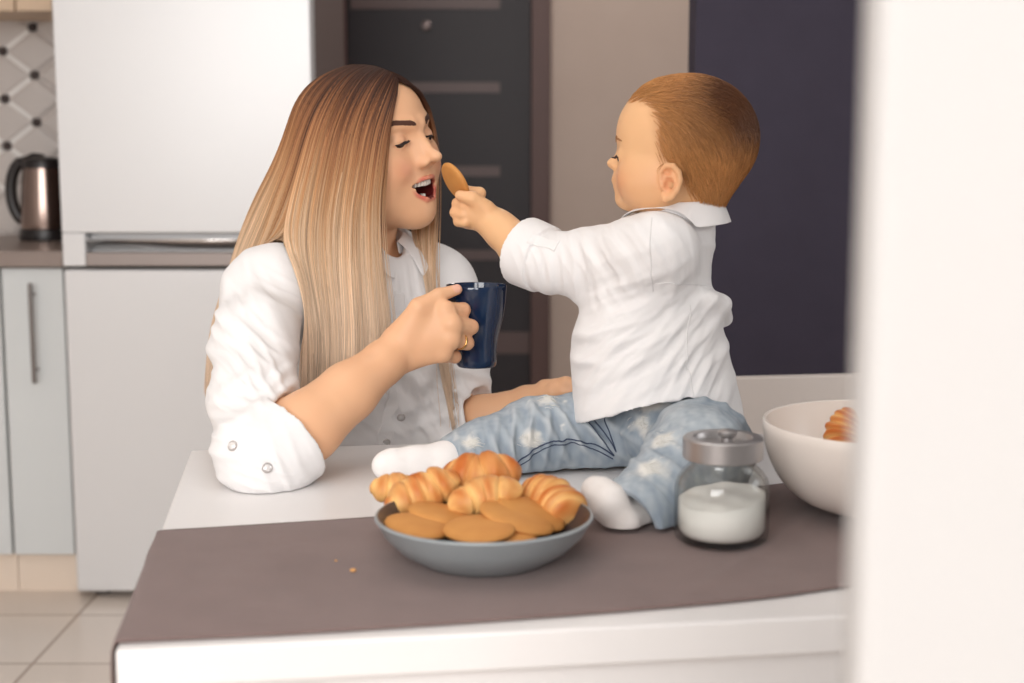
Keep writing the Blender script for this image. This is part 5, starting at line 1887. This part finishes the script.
for k, (x, y, Y, ang, wl, amp, rch) in enumerate([
    (560, 420, 1.62, 60, 0.022, 0.0050, 0.05), (530, 430, 1.62, 100, 0.020, 0.0050, 0.04), (500, 455, 1.59, 75, 0.018, 0.0040, 0.035), (600, 430, 1.62, 40, 0.024, 0.0050, 0.045),
    (670, 440, 1.5, -25, 0.020, 0.0050, 0.05), (665, 470, 1.44, 35, 0.018, 0.0040, 0.04), (660, 495, 1.42, 50, 0.014, 0.0022, 0.035), (700, 425, 1.56, -40, 0.022, 0.0050, 0.05), (725, 420, 1.62, -60, 0.018, 0.0045, 0.04), (465, 455, 1.6, 80, 0.015, 0.003, 0.03)]):
    a = math.radians(ang)
    fs.append((at(x, y, Y), (math.sin(a), 0.15, math.cos(a)), wl, amp, rch, k * 1.1))
fd_ = folds(V, N, fs)
V2 = V + N * (1.2 * fd_ + 0.0009 * noise3(V, 60, 29, 2))[:, None]
kj_bv = bvh_of(V2, Q)
pos = lambda x, y, Y: hit(kj_bv, x, y)[0]
patch = np.zeros(len(V))
for x, y, r in ((531, 441, 0.013), (641, 424, 0.015), (652, 468, 0.016), (472, 443, 0.010), (548, 399, 0.010), (662, 440, 0.013), (655, 405, 0.014), (625, 500, 0.010)):
    p = pos(x, y, 1.36)
    d = np.linalg.norm((V - p) * [0.75, 1, 1.35], axis=1) * (1 + 0.7 * noise3(V, 200, 41, 3))
    patch = np.maximum(patch, sstep(r * 1.3, r * 0.3, d))
n1 = np.clip(0.5 + 0.5 * noise3(V, 28, 51, 3), 0, 1)
n2 = np.clip(0.5 + 0.6 * noise3(V, 160, 61, 2), 0, 1)
n3 = np.clip(0.5 + 0.9 * noise3(V * [1, 1, 0.35], 420, 81, 1), 0, 1)
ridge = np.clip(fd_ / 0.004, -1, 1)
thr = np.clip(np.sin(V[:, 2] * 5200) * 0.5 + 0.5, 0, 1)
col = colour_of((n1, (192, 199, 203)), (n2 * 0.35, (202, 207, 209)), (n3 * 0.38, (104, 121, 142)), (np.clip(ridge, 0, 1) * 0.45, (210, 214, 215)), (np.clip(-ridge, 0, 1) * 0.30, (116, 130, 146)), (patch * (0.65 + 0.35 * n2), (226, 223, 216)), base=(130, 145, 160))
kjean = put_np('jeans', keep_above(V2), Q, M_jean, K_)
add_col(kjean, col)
M_thread = mat('dark_seam_thread', (62, 72, 96), 0.9)
sm_ = MB()
for pxs, r in (([(510, 470), (528, 455), (548, 443), (580, 441), (604, 449), (614, 456)], 0.0009), ([(512, 474), (530, 459), (549, 447), (580, 445), (602, 453), (613, 459)], 0.0007),
               ([(586, 420), (600, 437), (614, 455)], 0.0008), ([(592, 418), (606, 435), (616, 452)], 0.0007), ([(603, 414), (610, 434), (616, 452)], 0.0008)):
    o = seam(kj_bv, pxs, r, n=60, off=0.0002)
    sm_.add(o.v, o.f)
put_np('seam', np.array(sm_.v), np.array([f for f in sm_.f if len(f) == 4]), M_thread, kjean, label='dark stitched seams')
# torn hole with loose threads
M_fray = mat('frayed_threads', (228, 226, 220), 0.95)
r_ = np.random.default_rng(77)
for x, y, w_ in ((531, 441, 9), (641, 424, 10), (652, 468, 10), (548, 400, 9), (472, 444, 6), (662, 441, 8)):
    cu = []
    for k in range(30):
        a = pos(x + r_.normal() * w_ * 0.5, y + r_.normal() * w_ * 0.45, 1.36)
        b_ = a + np.array([r_.normal() * 0.005, 0, r_.normal() * 0.002])
        cu.append(np.array([lay(kj_bv, a, 0.0001)[0], lay(kj_bv, (a + b_) / 2, 0.0012)[0], lay(kj_bv, b_, 0.0003)[0]]))
    Vs, Qs = strands(np.array(cu), np.tile([[0.0003, 0.00035, 0.0002]], (len(cu), 1)), 3)
    put_np('fray', Vs, Qs, M_fray, kjean, label='pale loose threads at a tear', kind='stuff')

# socks
M_sock = mat('white_sock', (238, 234, 232), 0.9, sheen=0.2, bump=(300, 0.2, 0.001))
M_sole = mat('worn_sock', (244, 241, 239), 0.9, noise=(45, (224, 216, 211), 5), sheen=0.2, bump=(300, 0.2, 0.001))


def sock(pts, rads, m, lo, hi, label):
    f = Field(lo, hi, 0.0018)
    f.chain(pts, rads, 0.015)
    f.d = np.maximum(f.d, (RUN_Z + 0.0004 - f.grid()[2] + 0 * f.grid()[0] + 0 * f.grid()[1]).astype(np.float32))
    V, Q = f.mesh(2)
    N = normals_of(V, Q)
    V = V + N * (0.0010 * noise3(V, 90, 71, 2))[:, None]
    return put_np('sock', keep_above(V), Q, m, K_, label=label)


sock([FA_ + (FK_ - FA_) * 0.10, at(444, 464, 1.605), at(415, 465, 1.592), at(393, 465, 1.582), at(385, 465.5, 1.578)], [0.026, 0.0245, 0.0205, 0.0175, 0.0150], M_sock, (-0.18, 1.52, 0.74), (0.0, 1.68, 0.83), 'clean white sock on the far foot')
sock([NA_ - nd * 0.002, at(634, 516, 1.398), at(623, 522, 1.380), at(608, 502, 1.382), at(598, 493, 1.388), at(594, 490, 1.392)], [0.020, 0.0175, 0.0170, 0.0195, 0.0160, 0.0125], M_sole, (0.04, 1.31, 0.74), (0.17, 1.48, 0.86), 'white sock, a little grubby, on the foot nearest the dish')

# the biscuit in his hand
bn = unit([-0.78, -0.42, -0.47])
o = MB().lathe([(r * 0.0272, z) for r, z in [(0, -0.0035), (0.86, -0.0036), (0.97, -0.0022), (1.0, 0.0), (0.97, 0.002), (0.86, 0.0036), (0.5, 0.0046), (0, 0.005)]], 56).build('biscuit', M_bis, label="biscuit in the child's hand, held up to the woman's mouth", cat='biscuit')
o.location = at(455.5, 182, 1.796)
o.rotation_euler = Vector(bn).to_track_quat('Z', 'Y').to_euler()
# ------------------------------------------------------------------ woman's lower half and her stool (below the table top)
M_trous = mat('dark_blue_denim', (52, 58, 78), 0.85, bump=(300, 0.2, 0.001))
wt = Field((-0.50, 1.45, 0.03), (0.32, 2.30, 0.64), 0.004)
PC = at(362, 560, 2.0) * np.array([1, 1, 0]) + [0, 0, 0.555]
wt.ell(PC, (0.165, 0.125, 0.10), body_ax, 0.03)
wt.ell(PC + [0, 0, 0.06], (0.140, 0.105, 0.05), body_ax, 0.03)
SHOES = []
for sx in (-1, 1):
    h_ = PC + body_ax[0] * sx * 0.085 + [0, 0, -0.02]
    k_ = h_ + body_ax[1] * 0.40 + body_ax[0] * sx * 0.03 + [0, 0, 0.0]
    a_ = k_ + body_ax[1] * 0.03 + [0, 0, 0.085 - k_[2]]
    wt.chain([h_, (h_ + k_) / 2, k_], [0.082, 0.074, 0.058], 0.03)
    wt.chain([k_, k_ * 0.6 + a_ * 0.4 - body_ax[1] * 0.01, a_], [0.058, 0.052, 0.040], 0.02)
    SHOES.append(a_)
V, Q = wt.mesh(2)
put_np('trousers', V, Q, M_trous, W)
M_shoe = mat('white_shoe', (226, 224, 222), 0.6)
for a_ in SHOES:
    f = Field(a_ - [0.16, 0.2, 0.1], a_ + [0.2, 0.16, 0.06], 0.004)
    f.chain([a_ - [0, 0, 0.03], a_ - [0, 0, 0.045] + body_ax[1] * 0.09, a_ - [0, 0, 0.055] + body_ax[1] * 0.15], [0.040, 0.036, 0.027], 0.02)
    gx, gy, gz = f.grid()
    f.d = np.maximum(f.d, (0.002 - gz + 0 * gx + 0 * gy).astype(np.float32))
    V, Q = f.mesh(2)
    put_np('shoe', V, Q, M_shoe, W)
M_stool = mat('white_stool_paint', (228, 224, 220), 0.5)
st = empty('stool', (PC[0], PC[1], 0), 0.0, label='plain white stool the woman sits on behind the table', cat='stool')
zs_ = PC[2] - 0.155
MB().lathe([(0, zs_ - 0.03), (0.16, zs_ - 0.03), (0.168, zs_ - 0.024), (0.168, zs_ - 0.006), (0.16, zs_), (0, zs_)], 48).build('seat', M_stool, st)
for a in (45, 135, 225, 315):
    c_, n_ = math.cos(math.radians(a)), math.sin(math.radians(a))
    MB().tube([(0.17 * c_, 0.17 * n_, 0.001), (0.115 * c_, 0.115 * n_, zs_ - 0.028)], [0.014, 0.017], 12).build('leg', M_stool, st)
MB().tube([(0.149 * math.cos(a), 0.149 * math.sin(a), 0.16) for a in np.linspace(0, 2 * math.pi, 40)], 0.008, 8, cap=False).build('foot_ring', M_stool, st)
# ------------------------------------------------------------------ light
sc = bpy.context.scene
w = bpy.data.worlds.new('world'); sc.world = w
w.use_nodes = True
w.node_tree.nodes['Background'].inputs[0].default_value = (0.95, 0.97, 1.0, 1)
w.node_tree.nodes['Background'].inputs[1].default_value = 0.6


def area(name, loc, target, sx, sy, power, col=(1, 1, 1)):
    l = bpy.data.lights.new(name, 'AREA')
    l.shape = 'RECTANGLE'; l.size = sx; l.size_y = sy
    l.energy = power; l.color = col
    o = bpy.data.objects.new(name, l); C.objects.link(o)
    o.location = loc
    d = Vector(target) - Vector(loc)
    o.rotation_euler = d.to_track_quat('-Z', 'Y').to_euler()
    return o


area('assumed_key_light', (-1.1, -1.9, 1.75), (0.0, 1.7, 0.95), 1.8, 1.5, 66, (1.0, 0.995, 0.985))  # key light added before the solid rear wall, for an assumed window
area('front_fill_light', (0.30, -1.9, 1.8), (0.0, 1.7, 0.95), 1.0, 1.5, 34, (1.0, 0.995, 0.985))  # frontal fill added behind the camera, where no window is built
area('side_fill_light', (2.62, 1.55, 1.55), (0.0, 1.7, 1.1), 1.25, 1.2, 12, (1.0, 0.995, 0.985))  # added fill from the right, shining through the invented window
area('overhead_fill_light', (-0.3, 1.2, 2.57), (-0.3, 1.2, 0), 1.6, 1.6, 9, (1.0, 0.985, 0.965))  # unseen overhead fill, added to soften the shade from above
area('hall_fill_light', (0.3, 4.2, 2.55), (0.3, 4.2, 0), 0.6, 0.6, 10, (1.0, 0.92, 0.86))  # unseen light added to brighten the beige hall wall

vs = sc.view_settings
vs.view_transform = 'Standard'; vs.look = 'None'; vs.gamma = 1.0; vs.exposure = 0.0
vs.use_curve_mapping = False
sc.cycles.use_denoising = True
sc.cycles.max_bounces = 10
sc.cycles.diffuse_bounces = 5
sc.cycles.transparent_max_bounces = 8
